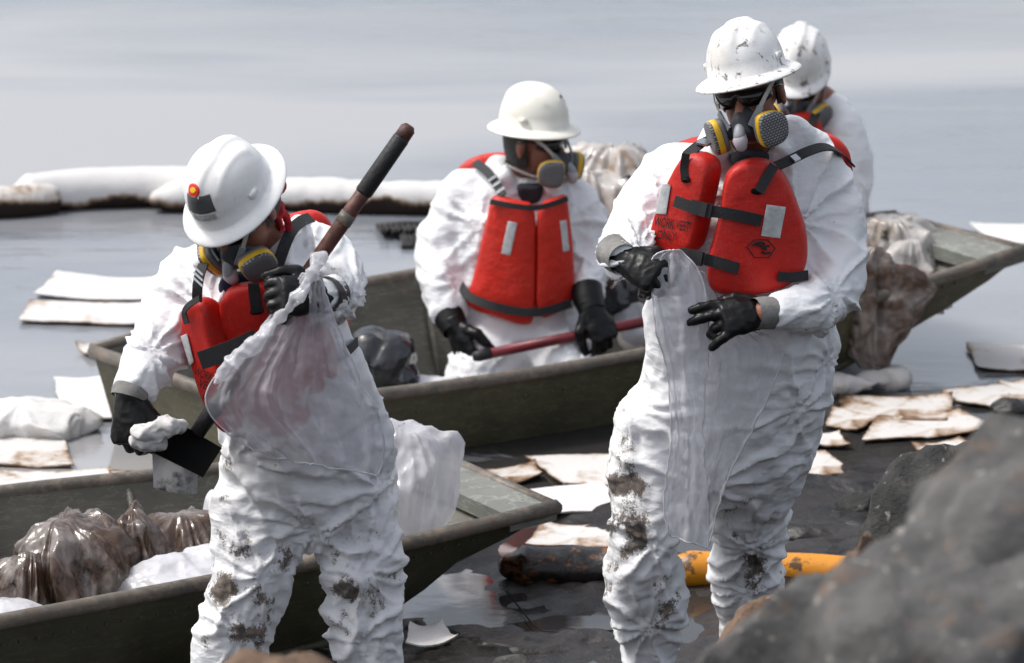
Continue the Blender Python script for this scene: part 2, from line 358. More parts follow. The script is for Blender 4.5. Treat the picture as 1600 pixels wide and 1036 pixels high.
# ---------------------------------------------------------------- mesh helpers
class MB:
    def __init__(s): s.v = []; s.f = []; s.uv = None; s.rib = False
    def add(s, v, f):
        o = len(s.v); s.v += [tuple(x) for x in v]; s.f += [tuple(i + o for i in q) for q in f]; return s
    def loft(s, rings, cap=True):
        n = len(rings[0]); v = [p for r in rings for p in r]; f = []
        for i in range(len(rings) - 1):
            for j in range(n):
                k = (j + 1) % n; f.append((i * n + j, i * n + k, (i + 1) * n + k, (i + 1) * n + j))
        if cap:
            for i, fl in ((0, True), (len(rings) - 1, False)):
                c = sum((Vector(p) for p in rings[i]), Vector()) / n; v.append(c); ci = len(v) - 1
                for j in range(n):
                    k = (j + 1) % n
                    f.append((i * n + k, i * n + j, ci) if fl else (i * n + j, i * n + k, ci))
        return s.add(v, f)
    def tube(s, pts, rad, n=14, cap=True, flat=1.0, up=None, ball=False):
        pts = [Vector(p) for p in pts]
        if not isinstance(rad, (list, tuple)): rad = [rad] * len(pts)
        rad = list(rad)
        if ball:
            d0 = (pts[0] - pts[1]).normalized(); d1 = (pts[-1] - pts[-2]).normalized()
            a = [(pts[0] + d0 * rad[0] * .9, rad[0] * .4), (pts[0] + d0 * rad[0] * .55, rad[0] * .82)]
            b = [(pts[-1] + d1 * rad[-1] * .55, rad[-1] * .82), (pts[-1] + d1 * rad[-1] * .9, rad[-1] * .4)]
            pts = [q[0] for q in a] + pts + [q[0] for q in b]; rad = [q[1] for q in a] + rad + [q[1] for q in b]
        rings = []; u = None
        for i, p in enumerate(pts):
            t = (pts[min(i + 1, len(pts) - 1)] - pts[max(i - 1, 0)]).normalized()
            if u is None:
                u = Vector(up) if up else (Vector((0, 0, 1)) if abs(t.z) < .9 else Vector((0, 1, 0)))
            u = (u - t * u.dot(t)).normalized(); vv = t.cross(u)
            rings.append([p + (u * math.cos(a) * flat + vv * math.sin(a)) * rad[i] for a in (2 * math.pi * j / n for j in range(n))])
        return s.loft(rings, cap)
    def ell(s, c, r, Mx=None, seg=20, rn=12):
        c = Vector(c); rings = []
        for i in range(1, rn):
            t = math.pi * i / rn
            rings.append([Vector((r[0] * math.sin(t) * math.cos(a), r[1] * math.sin(t) * math.sin(a), r[2] * math.cos(t))) for a in (2 * math.pi * j / seg for j in range(seg))])
        rings = [[(Mx @ p if Mx else p) + c for p in q] for q in rings]
        top = Vector((0, 0, r[2])); bot = Vector((0, 0, -r[2]))
        if Mx: top = Mx @ top; bot = Mx @ bot
        v = [p for q in rings for p in q] + [top + c, bot + c]; f = []; n = seg
        for i in range(len(rings) - 1):
            for j in range(n):
                k = (j + 1) % n; f.append((i * n + k, i * n + j, (i + 1) * n + j, (i + 1) * n + k))
        for j in range(n):
            k = (j + 1) % n; f.append((j, k, len(v) - 2)); f.append(((rn - 2) * n + k, (rn - 2) * n + j, len(v) - 1))
        return s.add(v, f)
    def box(s, c, d, Mx=None):
        v = [Vector((x * d[0] / 2, y * d[1] / 2, z * d[2] / 2)) for x in (-1, 1) for y in (-1, 1) for z in (-1, 1)]
        v = [(Mx @ p if Mx else p) + Vector(c) for p in v]
        return s.add(v, [(0, 1, 3, 2), (4, 6, 7, 5), (0, 4, 5, 1), (2, 3, 7, 6), (0, 2, 6, 4), (1, 5, 7, 3)])
    def ribbon(s, pts, width, thick, nrm):
        pts = [Vector(p) for p in pts]; rings = []
        for i, p in enumerate(pts):
            t = (pts[min(i + 1, len(pts) - 1)] - pts[max(i - 1, 0)]).normalized()
            nn = nrm[i] if isinstance(nrm, list) else nrm
            nn = Vector(nn); nn = (nn - t * nn.dot(t)).normalized(); sd_ = t.cross(nn)
            a = sd_ * width / 2; b = nn * thick / 2
            rings.append([p - a - b, p + a - b, p + a + b, p - a + b])
        s.rib = True
        return s.loft(rings)
    def grid(s, rows):
        n = len(rows[0]); f = []
        for i in range(len(rows) - 1):
            for j in range(n - 1): f.append((i * n + j, i * n + j + 1, (i + 1) * n + j + 1, (i + 1) * n + j))
        return s.add([p for r in rows for p in r], f)
    def xf(s, Mx): s.v = [tuple(Mx @ Vector(p)) for p in s.v]; return s
    def arr(s): return np.array(s.v, float)

ORG = {}
def link(name, me, mat, parent=None, base=None, smooth=True):
    """me holds world-space vertices; base = world origin of a top-level thing."""
    o = bpy.data.objects.new(name, me); COL.objects.link(o)
    b = Vector(ORG[parent.name]) if parent else Vector(base if base is not None else (0, 0, 0))
    n = len(me.vertices); a = np.empty(n * 3, np.float32); me.vertices.foreach_get('co', a)
    a = a.reshape(-1, 3) - np.array(b, np.float32); me.vertices.foreach_set('co', a.ravel()); me.update()
    if mat: me.materials.append(MAT[mat])
    if smooth: me.polygons.foreach_set('use_smooth', [True] * len(me.polygons))
    if parent: o.parent = parent
    else: o.location = b
    ORG[o.name] = b
    return o
def obj(name, mb, mat, parent=None, base=None, smooth=True, recalc=True):
    me = bpy.data.meshes.new(name); me.from_pydata(mb.v, [], mb.f); me.validate()
    if recalc:
        bm = bmesh.new(); bm.from_mesh(me); bmesh.ops.recalc_face_normals(bm, faces=bm.faces); bm.to_mesh(me); bm.free()
    if mb.uv is not None:
        l = me.uv_layers.new(name='UVMap')
        for i, lp in enumerate(me.loops): l.data[i].uv = mb.uv[lp.vertex_index]
    if base is None and parent is None:
        a = mb.arr(); base = ((a[:, 0].min() + a[:, 0].max()) / 2, (a[:, 1].min() + a[:, 1].max()) / 2, a[:, 2].min())
    o = link(name, me, mat, parent, base, smooth)
    return sharp(o, 45) if mb.rib else o
def sharp(o, ang=40):
    me = o.data; bm = bmesh.new(); bm.from_mesh(me)
    for e in bm.edges:
        if len(e.link_faces) == 2 and e.calc_face_angle(0) > math.radians(ang): e.smooth = False
    bm.to_mesh(me); bm.free(); return o
def empty(name, loc):
    o = bpy.data.objects.new(name, None); COL.objects.link(o); o.location = loc; o.empty_display_size = .1; ORG[o.name] = Vector(loc); return o
def tag(o, label, cat, group=None):
    o['label'] = label; o['category'] = cat
    if group: o['group'] = group
    return o
def struct(o): o['kind'] = 'structure'; return o

def remesh(mb, voxel, smooth=4, fac=.5):
    me = bpy.data.meshes.new('tmp'); me.from_pydata(mb.v, [], mb.f)
    bm = bmesh.new(); bm.from_mesh(me); bmesh.ops.recalc_face_normals(bm, faces=bm.faces); bm.to_mesh(me); bm.free()
    o = bpy.data.objects.new('tmp', me); COL.objects.link(o)
    r = o.modifiers.new('r', 'REMESH'); r.mode = 'VOXEL'; r.voxel_size = voxel
    if smooth:
        q = o.modifiers.new('s', 'SMOOTH'); q.iterations = smooth; q.factor = fac
    dg = bpy.context.evaluated_depsgraph_get()
    out = bpy.data.meshes.new_from_object(o.evaluated_get(dg))
    bpy.data.objects.remove(o); bpy.data.meshes.remove(me)
    return out
def getco(me):
    a = np.empty(len(me.vertices) * 3, np.float32); me.vertices.foreach_get('co', a); return a.reshape(-1, 3).astype(float)
def getno(me):
    a = np.empty(len(me.vertices) * 3, np.float32); me.vertex_normals.foreach_get('vector', a); return a.reshape(-1, 3).astype(float)
def setco(me, a): me.vertices.foreach_set('co', a.astype(np.float32).ravel()); me.update()
def fattr(me, name, val):
    at = me.attributes.new(name, 'FLOAT', 'POINT'); at.data.foreach_set('value', np.asarray(val, np.float32))

def grow(me, gfun, iters=160, lo=-.008, hi=.025, bend=.12, seed=0.0, start=.003, f0=18, relax=1.25):
    """fold a surface the way cloth folds: give every edge more length than its place has room for and let it buckle."""
    c0 = getco(me); n0 = getno(me); nv = len(c0)
    E = np.empty(len(me.edges) * 2, np.int32); me.edges.foreach_get('vertices', E); E = E.reshape(-1, 2)
    quads = np.array([tuple(p.vertices) for p in me.polygons if len(p.vertices) == 4], np.int32).reshape(-1, 4)
    D = np.concatenate([E, quads[:, [0, 2]], quads[:, [1, 3]]]) if len(quads) else E
    dv = c0[D[:, 1]] - c0[D[:, 0]]; L = np.linalg.norm(dv, axis=1) + 1e-9
    rest = L * (1 + gfun((c0[D[:, 0]] + c0[D[:, 1]]) / 2, dv / L[:, None], D))
    idx = np.concatenate([D[:, 0], D[:, 1]]); deg = np.bincount(idx, minlength=nv).astype(float)[:, None]
    ei = np.concatenate([E[:, 0], E[:, 1]]); ej = np.concatenate([E[:, 1], E[:, 0]]); ed = np.maximum(1, np.bincount(ei, minlength=nv).astype(float))[:, None]
    def lap(x): return np.stack([np.bincount(ei, x[ej, k], nv) for k in range(3)], 1) / ed - x
    l0 = lap(c0)
    x = c0 + n0 * (start * (pn(c0 * f0 + seed) + .7 * pn(c0 * f0 * 2.3 + seed)))[:, None]
    for it in range(iters):
        d = x[D[:, 1]] - x[D[:, 0]]; l = np.linalg.norm(d, axis=1) + 1e-9
        w_ = (d * ((l - rest) / l * .5)[:, None]); ww = np.concatenate([w_, -w_])
        x = x + relax * np.stack([np.bincount(idx, ww[:, k], nv) for k in range(3)], 1) / deg * 1.6
        if bend: x = x + bend * (lap(x) - l0)
        h = ((x - c0) * n0).sum(1); x = x + n0 * (.5 * (np.clip(h, lo, hi) - h))[:, None]
        t = x - c0 - n0 * ((x - c0) * n0).sum(1)[:, None]; x = x - .01 * t
    setco(me, x); return me

def subdiv(me):
    o = bpy.data.objects.new('tmp', me); COL.objects.link(o)
    q = o.modifiers.new('s', 'SUBSURF'); q.levels = 1; q.render_levels = 1
    out = bpy.data.meshes.new_from_object(o.evaluated_get(bpy.context.evaluated_depsgraph_get()))
    bpy.data.objects.remove(o); bpy.data.meshes.remove(me); return out
def isog(g, seed, f=4.0):
    return lambda m, d, D: g * np.clip(.7 + .9 * pn(m * f + seed), .1, 1.6)
def crease(me, seed, g1, g2, d1, d2, it=110):
    """coarse then fine buckling: crumpled film"""
    c = getco(me); grow(me, isog(g1, seed), it, -d1, d1, .02, seed, d1 * .35, .35 / max(.01, d1))
    me = subdiv(me); grow(me, isog(g2, seed + 3, 9), it // 2, -d2, d2, .04, seed + 1, d2 * .4, .5 / max(.004, d2)); return me

def chaikin(pts, it=2):
    for _ in range(it):
        q = []
        for i in range(len(pts)):
            a, b = pts[i], pts[(i + 1) % len(pts)]
            q.append(tuple(a[k] * .75 + b[k] * .25 for k in range(len(a)))); q.append(tuple(a[k] * .25 + b[k] * .75 for k in range(len(a))))
        pts = q
    return pts
def smoothline(pts, it=2):
    pts = [tuple(p) for p in pts]
    for _ in range(it):
        q = [pts[0]]
        for i in range(len(pts) - 1):
            a, b = pts[i], pts[i + 1]
            q.append(tuple(x * .75 + y * .25 for x, y in zip(a, b))); q.append(tuple(x * .25 + y * .75 for x, y in zip(a, b)))
        q.append(pts[-1]); pts = q
    return pts
def resample(pts, n):
    pts = [Vector(p) for p in pts]; L = [0]
    for i in range(1, len(pts)): L.append(L[-1] + (pts[i] - pts[i - 1]).length)
    out = []
    for k in range(n):
        d = L[-1] * k / (n - 1); i = 0
        while i < len(L) - 2 and L[i + 1] < d: i += 1
        t = (d - L[i]) / max(1e-9, L[i + 1] - L[i]); out.append(pts[i].lerp(pts[i + 1], min(1, t)))
    return out

def pillow(poly, surf, T, back=(0, 1, 0), rc=.35, rings=7, bulge=0.0, sm=2, cen=None):
    """thick pad: outline in pixels laid on the depth function surf(px,py), rounded rim, extruded back by T."""
    poly = chaikin(poly, sm); n = len(poly)
    cx = sum(p[0] for p in poly) / n; cy = sum(p[1] for p in poly) / n
    if cen: cx, cy = cen
    back = Vector(back).normalized(); mb = MB(); R = []
    ss = [1 - rc * 1.0, 1 - rc * .6, 1 - rc * .32, 1 - rc * .12, 1 - rc * .03, 1.0]
    ss = [.25, .5] + [s_ for s_ in ss if s_ > .5]
    for s_ in ss:
        e = max(0, (s_ - (1 - rc)) / rc); off = min(T * .42, .022) * (1 - math.sqrt(max(0, 1 - e * e)))
        R.append([P(cx + (x - cx) * s_, cy + (y - cy) * s_, surf(cx + (x - cx) * s_, cy + (y - cy) * s_)) + back * (off - bulge * (1 - s_ * s_)) for x, y in poly])
    Y0 = [P(x, y, surf(x, y)) for x, y in poly]
    R.append([p + back * T * .75 for p in Y0])
    c = sum(Y0, Vector()) / n
    R.append([c + (p - c) * .96 + back * T * .95 for p in Y0]); R.append([c + (p - c) * .88 + back * T for p in Y0])
    return mb.loft(R)

# ---------------------------------------------------------------- the setting: shore mud, water
def sstep(a, b, x):
    t = np.clip((x - a) / (b - a), 0, 1); return t * t * (3 - 2 * t)
def ground_z(x, y):
    sh = np.interp(x, [-3, -.6, -.15, .1, .8, 3], [12.2, 12.35, 13.6, 13.75, 14.35, 14.6])
    z = np.maximum(0, 11.35 - y) * .29
    z = np.where(z > 2.5, 2.5, z)
    p = np.stack([x, y, np.zeros_like(x)], 1)
    near = np.exp(-((x / 5) ** 2)) * np.exp(-((y - 12.5) / 4) ** 2)
    z = z + near * (.045 * fbm(p * 2.2, 4) + .03 * np.abs(fbm(p * 9 + 5, 3)) + .005 * ridge(p * 16)) - .004
    z = z + .016 * sstep(.45, .8, x) * near
    return z - .5 * sstep(0, 1.5, y - sh)
def ground():
    xs = np.concatenate([[-900, -300, -80, -25, -10, -6], np.arange(-3.6, 3.61, .045), [6, 10, 25, 80, 300, 900]])
    ys = np.concatenate([[-300, -60, -12, 0, 3, 6, 8, 9.5], np.arange(10.4, 15.6, .045), [17, 20, 30, 60, 200, 900]])
    X, Y = np.meshgrid(xs, ys); Z = ground_z(X.ravel(), Y.ravel()); n = len(xs)
    v = np.stack([X.ravel(), Y.ravel(), Z], 1); m = MB(); m.v = [tuple(q) for q in v]
    m.f = [(i * n + j, i * n + j + 1, (i + 1) * n + j + 1, (i + 1) * n + j) for i in range(len(ys) - 1) for j in range(n - 1)]
    struct(obj('ground', m, 'mud', base=(0, 0, 0)))
    m = MB().add([(-900, 11, 0), (900, 11, 0), (900, 900, 0), (-900, 900, 0)], [(0, 1, 2, 3)])
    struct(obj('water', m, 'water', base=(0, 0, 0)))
ground()

# ---------------------------------------------------------------- boats
def boat(name, near, far, zb, label, bow_rake=.3, inset=.10, ribs=True, deck_w=.16, thwarts=(), paint='boat'):
    """near / far: gunwale points from stern to bow (xyz); zb: bottom height at those stations."""
    ns = 15
    N = resample(smoothline(near, 2), ns); Fr = resample(smoothline(far, 2), ns)
    zbs = np.interp(np.linspace(0, 1, ns), np.linspace(0, 1, len(zb)), zb)
    ax = ((N[-1] + Fr[-1]) - (N[0] + Fr[0])).normalized(); ax.z = 0; ax.normalize()
    base = (N[0] + Fr[0] + N[-1] + Fr[-1]) / 4; base.z = -.05
    t = empty(name, base); tag(t, label, 'boat')
    rings = []; inner = []
    for i in range(ns):
        a, b = N[i], Fr[i]; c = (b - a).normalized(); c.z = 0; c.normalize()
        sft = -ax * (bow_rake if i == ns - 1 else bow_rake * max(0, (i - ns + 4) / 3) * .9) + ax * (.06 if i == 0 else 0)
        ab = Vector((a.x, a.y, zbs[i])) + c * inset + sft; bb = Vector((b.x, b.y, zbs[i])) - c * inset + sft
        am = a.lerp(ab, .5) - c * .012; bm_ = b.lerp(bb, .5) + c * .012
        rings.append([a, am, ab, ab.lerp(bb, .33), ab.lerp(bb, .67), bb, bm_, b])
        th = .018; up = Vector((0, 0, .03))
        ia, ib = a + c * th, b - c * th; iab, ibb = ab + c * th * 1.2 + up, bb - c * th * 1.2 + up
        inner.append([ia, am + c * th, iab, iab.lerp(ibb, .33), iab.lerp(ibb, .67), ibb, bm_ - c * th, ib])
    inner[0] = [p + ax * .02 for p in inner[0]]; inner[-1] = [p - ax * .03 for p in inner[-1]]
    def shell(R):
        m = MB(); n = 8; m.v = [tuple(p) for r in R for p in r]
        for i in range(len(R) - 1):
            for j in range(n - 1): m.f.append((i * n + j, i * n + j + 1, (i + 1) * n + j + 1, (i + 1) * n + j))
        m.f.append(tuple(range(n))); m.f.append(tuple((len(R) - 1) * n + j for j in range(n))[::-1]); return m
    h = sharp(obj('hull', shell(rings), paint, t), 25)
    fl = sharp(obj('inner_lining', shell(inner), 'boatin', t), 25)
    for side, nm in ((N, 0), (Fr, 1)):
        pts = [p + Vector((0, 0, .006)) for p in side]
        obj('gunwale', MB().tube(pts, .022, 10), 'rail', t)
    obj('gunwale', MB().tube([N[0], Fr[0]], .022, 10), 'rail', t)
    obj('gunwale', MB().tube([N[-1], Fr[-1]], .020, 10), 'rail', t)
    # outer strake near the chine
    for idx in (2, 5):
        pts = []
        for i in range(ns - 2):
            p = rings[i][idx]; q = rings[i][idx - 1 if idx == 2 else idx + 1]; pts.append(p.lerp(q, .12))
        obj('strake', MB().tube(pts, .016, 8), paint, t)
    m = MB()
    for k in range(54):                                   # rivet rows under the rail, too small to pick apart singly
        f_ = .3 + k * (ns - 2.2) / 54; i = int(f_); u = f_ - i
        for a_, b_ in ((0, 1), (7, 6)):
            p = rings[i][a_].lerp(rings[i + 1][a_], u); q = rings[i][b_].lerp(rings[i + 1][b_], u); m.ell(p.lerp(q, .38), (.006, .006, .006), None, 8, 5)
    rv = obj('rivet_row', m, paint, t); rv['kind'] = 'stuff'
    # bow deck plate
    if deck_w:
        a, b = N[-1], Fr[-1]; z = Vector((0, 0, .010)); d = ax * deck_w
        a2, b2 = N[-1] - d + (N[-2] - N[-1]) * 0, Fr[-1] - d
        k = deck_w / max(.01, (N[-1] - N[-3]).length)
        a2 = N[-1].lerp(N[-3], k); b2 = Fr[-1].lerp(Fr[-3], k)
        m = MB(); dn = Vector((0, 0, -.045))
        top = [a + z, b + z, b2 + z, a2 + z]
        m.add(top + [p + dn for p in top], [(0, 1, 2, 3), (7, 6, 5, 4), (0, 4, 5, 1), (1, 5, 6, 2), (2, 6, 7, 3), (3, 7, 4, 0)])
        obj('bow_deck', m, 'deck', t, smooth=False)
    if ribs:
        for i in range(2, ns - 3, 2):
            r = inner[i]; up = Vector((0, 0, .01))
            obj('rib', MB().tube([r[2] + up, r[3] + up, r[4] + up, r[5] + up], .012, 6), 'boatin', t)
            for q in ((0, 2), (7, 5)):
                obj('side_rib', MB().tube([r[q[0]] + Vector((0, 0, -.02)), r[q[1]] + up], .011, 6), 'boatin', t)
    for i in thwarts:
        r = inner[i]; a = r[0].lerp(r[2], .35); b = r[7].lerp(r[5], .35)
        m = MB(); m.box((a + b) / 2, ((b - a).length, .24, .03), Matrix.Rotation(math.atan2((b - a).y, (b - a).x), 3, 'Z'))
        obj('thwart', m, 'deck', t, smooth=False)
    return t, inner
nb, nb_in = boat('work_boat',
    [(-2.45, 11.33, .30), (-1.95, 11.64, .285), (-1.352, 12.023, .28), (-.866, 12.341, .28), (-.32, 12.682, .285), (.127, 12.987, .31)],
    [(-3.02, 12.22, .30), (-2.5, 12.62, .285), (-1.95, 12.97, .28), (-1.479, 13.247, .28), (-.862, 13.445, .285), (-.275, 13.614, .31)],
    [-.08, -.08, -.07, -.04, .0, .16], 'olive flat-bottomed boat in the foreground, behind the bending worker with the shovel', .26, .11, thwarts=())
mb_, mb_in = boat('work_boat',
    [(-.80, 14.22, .27), (-.382, 14.495, .225), (.415, 14.967, .225), (1.215, 15.439, .30), (1.735, 15.651, .42)],
    [(-1.351, 14.894, .27), (-.93, 15.28, .29), (-.49, 15.57, .33), (.4, 16.0, .36), (1.332, 16.144, .42)],
    [-.14, -.14, -.13, .02, .22], 'loaded olive flat-bottomed boat carrying the seated worker and plastic bags', .22, .12, thwarts=(3,), paint='boat2')

# ---------------------------------------------------------------- people
def head_matrix(px, py, Y, yaw, pitch, roll, sc=1.0):
    return Matrix.Translation(P(px, py, Y)) @ Matrix.Rotation(math.radians(-yaw), 4, 'Z') @ Matrix.Rotation(math.radians(pitch), 4, 'X') @ Matrix.Rotation(math.radians(roll), 4, 'Y') @ Matrix.Scale(sc, 4)

def head_shape(mb, Mh, neck_to):
    t = MB()
    t.ell((0, .012, .03), (.077, .097, .088)); t.ell((0, -.030, -.030), (.064, .062, .088))
    t.ell((0, -.060, -.098), (.030, .026, .022)); t.ell((0, -.075, .022), (.055, .022, .016))
    t.tube([(0, -.088, .012), (0, -.104, -.018), (0, -.110, -.032)], [.010, .013, .015], 10, ball=True)
    t.ell((0, -.088, -.062), (.024, .012, .007)); t.ell((0, -.086, -.074), (.021, .012, .007))
    for s_ in (-1, 1):
        t.ell((.079 * s_, .012, -.012), (.010, .022, .034), Matrix.Rotation(.35 * s_, 3, 'Z'))
        t.ell((.034 * s_, -.078, -.004), (.013, .010, .008))
    t.xf(Mh); mb.add(t.v, t.f)
    a = Mh @ Vector((0, .02, -.06)); b = Vector(neck_to)
    mb.tube([a, a.lerp(b, .5), b], [.058, .058, .07], 18)

def helm_pt(az, rho, off=0.0, a=.100, b=.122, h=.128):
    rho = max(0.0, rho)
    x = a * rho * math.sin(az); y = -b * rho * math.cos(az)
    z = h * max(0, 1 - rho ** 2.6) ** (1 / 2.1)
    w_ = .017 + .010 * max(0, 1 - abs(y) / .1)
    rz = .0075 * (1 / (1 + (x / w_) ** 8)) * (1 - max(0, rho - .80) / .2 if rho > .8 else 1)
    rz += .003 * math.exp(-((abs(x) - .058) / .007) ** 2) * (1 if rho < .85 else 0)
    v = Vector((x, y, z)); nrm = Vector((x / a ** 2, y / b ** 2, (z + .02) / h ** 2)).normalized()
    v += nrm * (rz + off); v.z += .064; v.y += .006
    return v

def hard_hat(person, Mh, mat, brim='full', stickers=None):
    t = MB(); n = 72; rings = []
    for i in range(0, 25):
        rho = (i / 24) ** .75
        rings.append([helm_pt(2 * math.pi * j / n, max(rho, .001)) for j in range(n)])
    def brim_ring(ext, dz):
        r = []
        for j in range(n):
            a = 2 * math.pi * j / n; p = helm_pt(a, 1.0)
            f = 1.0
            if brim == 'cap': f = max(.10, math.cos(a)) ** .8 if math.cos(a) > 0 else .10
            d = Vector((math.sin(a), -math.cos(a), 0))
            q = p + d * ext * f; q.z += dz * (.4 + .6 * f); r.append(q)
        return r
    for e, z in ((.006, -.004), (.018, -.008), (.030, -.014), (.036, -.019), (.038, -.022), (.0365, -.0245), (.030, -.019), (.012, -.013), (-.004, -.010)):
        rings.append(brim_ring(e, z))
    for rho in (.97, .9, .7, .4, .1):
        rings.append([helm_pt(2 * math.pi * j / n, rho, -.006) for j in range(n)])
    t.loft(rings, cap=True); t.xf(Mh)
    hh = obj('hard_hat', t, mat, person)
    for s_ in (-1, 1):      # accessory slots on the shell
        m = MB(); c = helm_pt(s_ * 1.45, .985, .003); m.box(c, (.008, .026, .016)); m.xf(Mh); obj('slot_boss', m, mat, hh)
    m = MB()
    for j in range(28):
        pass
    m.loft([[Vector((.083 * math.sin(2 * math.pi * j / 40), .004 - .103 * math.cos(2 * math.pi * j / 40), z)) for j in range(40)] for z in (.034, .062)], cap=False)
    m.xf(Mh); obj('headband', m, 'web', hh)
    return hh
def sticker(hh, Mh, name, mat, poly, off=.0012):
    """poly in (azimuth deg, rho) on the shell"""
    cx = sum(p[0] for p in poly) / len(poly); cy = sum(p[1] for p in poly) / len(poly)
    dens = []
    for i in range(len(poly)):
        a, b = poly[i], poly[(i + 1) % len(poly)]
        for k in range(4): dens.append((a[0] + (b[0] - a[0]) * k / 4, a[1] + (b[1] - a[1]) * k / 4))
    rings = [[helm_pt(math.radians(cx + (x - cx) * s_), cy + (y - cy) * s_, off) for x, y in dens] for s_ in (.02, .3, .6, .85, 1)]
    rings.append([helm_pt(math.radians(x), y, -.001) for x, y in dens])
    m = MB().loft(rings, cap=False); m.xf(Mh); return obj(name, m, mat, hh)
def disc(az, rho, raz, rr, n=16): return [(az + raz * math.cos(2 * math.pi * k / n), rho + rr * math.sin(2 * math.pi * k / n)) for k in range(n)]

def sunglasses(person, Mh):
    m = MB(); R = []
    for i in range(33):
        a = math.radians(-78 + 156 * i / 32); nose = math.exp(-(a / .16) ** 2)
        x = .080 * math.sin(a); y = -.030 - .073 * math.cos(a) - .006
        top = .030 - .004 * abs(a); bot = -.014 + .026 * nose + .018 * max(0, abs(a) - .75)
        R.append([Vector((x, y, bot)), Vector((x * .985, y + .004, bot)), Vector((x * .985, y + .004, top)), Vector((x, y, top))])
    m.loft(R); m.xf(Mh); g = obj('sunglasses', m, 'shades', person)
    for s_ in (-1, 1):
        q = MB().tube([(.078 * s_, -.045, .018), (.083 * s_, -.01, .016), (.084 * s_, .02, .006)], .0035, 8); q.xf(Mh); obj('temple_arm', q, 'shades', g)
    return g

def respirator(person, Mh, lower=True, cscale=1.0):
    secs = [(-.060, 1.0, -.050), (-.085, .98, -.052), (-.108, .80, -.055), (-.124, .58, -.060), (-.134, .42, -.064)]
    tri = chaikin([(0, .058), (.026, .030), (.052, -.030), (.040, -.056), (-.040, -.056), (-.052, -.030), (-.026, .030)], 2)
    R = [[Vector((x * k, y + (.02 if z > 0 else 0) * 0, cz + z * k + (.012 * (1 - k)))) for x, z in tri] for y, k, cz in secs]
    m = MB().loft(R); m.xf(Mh); resp = obj('respirator', m, 'mask', person)
    m = MB().tube([(0, -.118, -.052), (0, -.134, -.066), (0, -.144, -.080)], [.013, .015, .016], 16, ball=True); m.xf(Mh); obj('valve_housing', m, 'clip', resp)
    m = MB().tube([(0, -.136, -.078), (0, -.146, -.092), (0, -.146, -.104)], [.016, .020, .016], 16, ball=True); m.xf(Mh); obj('exhalation_valve', m, 'valve', resp)
    for s_ in (-1, 1):
        nrm = Vector((.80 * s_, -.56, -.10)).normalized(); up = Vector((.10 * s_, -.12, 1)).normalized()
        up = (up - nrm * up.dot(nrm)).normalized(); sx = up.cross(nrm) * s_
        c = Vector((.070 * s_, -.100, -.078))
        out = chaikin([(-.046, .040), (-.018, .050), (.030, .040), (.044, .012), (.036, -.036), (-.012, -.046), (-.044, -.034)], 3)
        out = [(x * cscale, y * cscale) for x, y in out]
        def ring(k, d): return [c + (sx * x + up * y) * k + nrm * d for x, y in out]
        m = MB().loft([ring(.80, -.012), ring(.97, -.010), ring(1.0, -.004), ring(1.0, .004)], cap=True); m.xf(Mh); cart = obj('cartridge', m, 'cart', resp)
        m = MB().loft([ring(1.0, .003), ring(1.035, .004), ring(1.035, .018), ring(1.0, .019)], cap=False); m.xf(Mh); obj('yellow_band', m, 'yellow', resp)
        m = MB(); rr = [ring(1.0, .018), ring(.985, .024), ring(.94, .027), ring(.6, .0275), ring(.3, .0275)]; m.loft(rr, cap=True)
        uv = []
        for k in (1, .985, .94, .6, .3): uv += [(x * k / .09 + .5, y * k / .09 + .5) for x, y in out]
        uv += [(.5, .5), (.5, .5)]; m.uv = uv
        m.xf(Mh); obj('cartridge_grille', m, 'grille', resp)
        m = MB().tube([(.030 * s_, -.100, -.070), c - nrm * .010], [.018, .022], 12); m.xf(Mh); obj('inlet_port', m, 'mask', resp)
        m = MB().ribbon([Mh @ Vector(q) for q in ((.030 * s_, -.128, -.060), (.044 * s_, -.118, -.040), (.058 * s_, -.102, -.018))], .016, .006, Mh.to_3x3() @ Vector((.6 * s_, -.8, .1))); obj('strap_clip', m, 'clip', resp)
        m = MB().ribbon([Mh @ Vector(q) for q in ((.055 * s_, -.104, -.022), (.073 * s_, -.078, .010), (.087 * s_, -.032, .040), (.086 * s_, .02, .062), (.07 * s_, .07, .08))], .011, .0025, Mh.to_3x3() @ Vector((.85 * s_, -.5, .1))); obj('head_strap', m, 'strap', resp)
        if lower:
            m = MB().ribbon([Mh @ Vector(q) for q in ((.040 * s_, -.090, -.095), (.068 * s_, -.035, -.098), (.072 * s_, .02, -.085), (.055 * s_, .085, -.075), (0, .105, -.072))], .009, .0025, Mh.to_3x3() @ Vector((.95 * s_, .1, -.2))); obj('neck_strap', m, 'strap', resp)
    return resp

def hair_cap(person, Mh, low=-.05):
    m = MB(); R = []
    for i in range(10):
        z = .085 - (.085 - low) * i / 9; k = math.sqrt(max(.02, 1 - ((z - .03) / .094) ** 2)) if z > .03 else 1 - .10 * ((.03 - z) / .08) ** 2
        R.append([Vector((.0815 * k * math.sin(a), .012 + .1025 * k * math.cos(a), z)) for a in (math.radians(-105 + 210 * j / 24) for j in range(25))])
    rows = R; inn = [[Vector((p.x * .93, (p.y - .012) * .93 + .012, p.z)) for p in r] for r in R]
    m.grid(rows); m.grid(inn); m.xf(Mh); return obj('hair', m, 'hair', person)

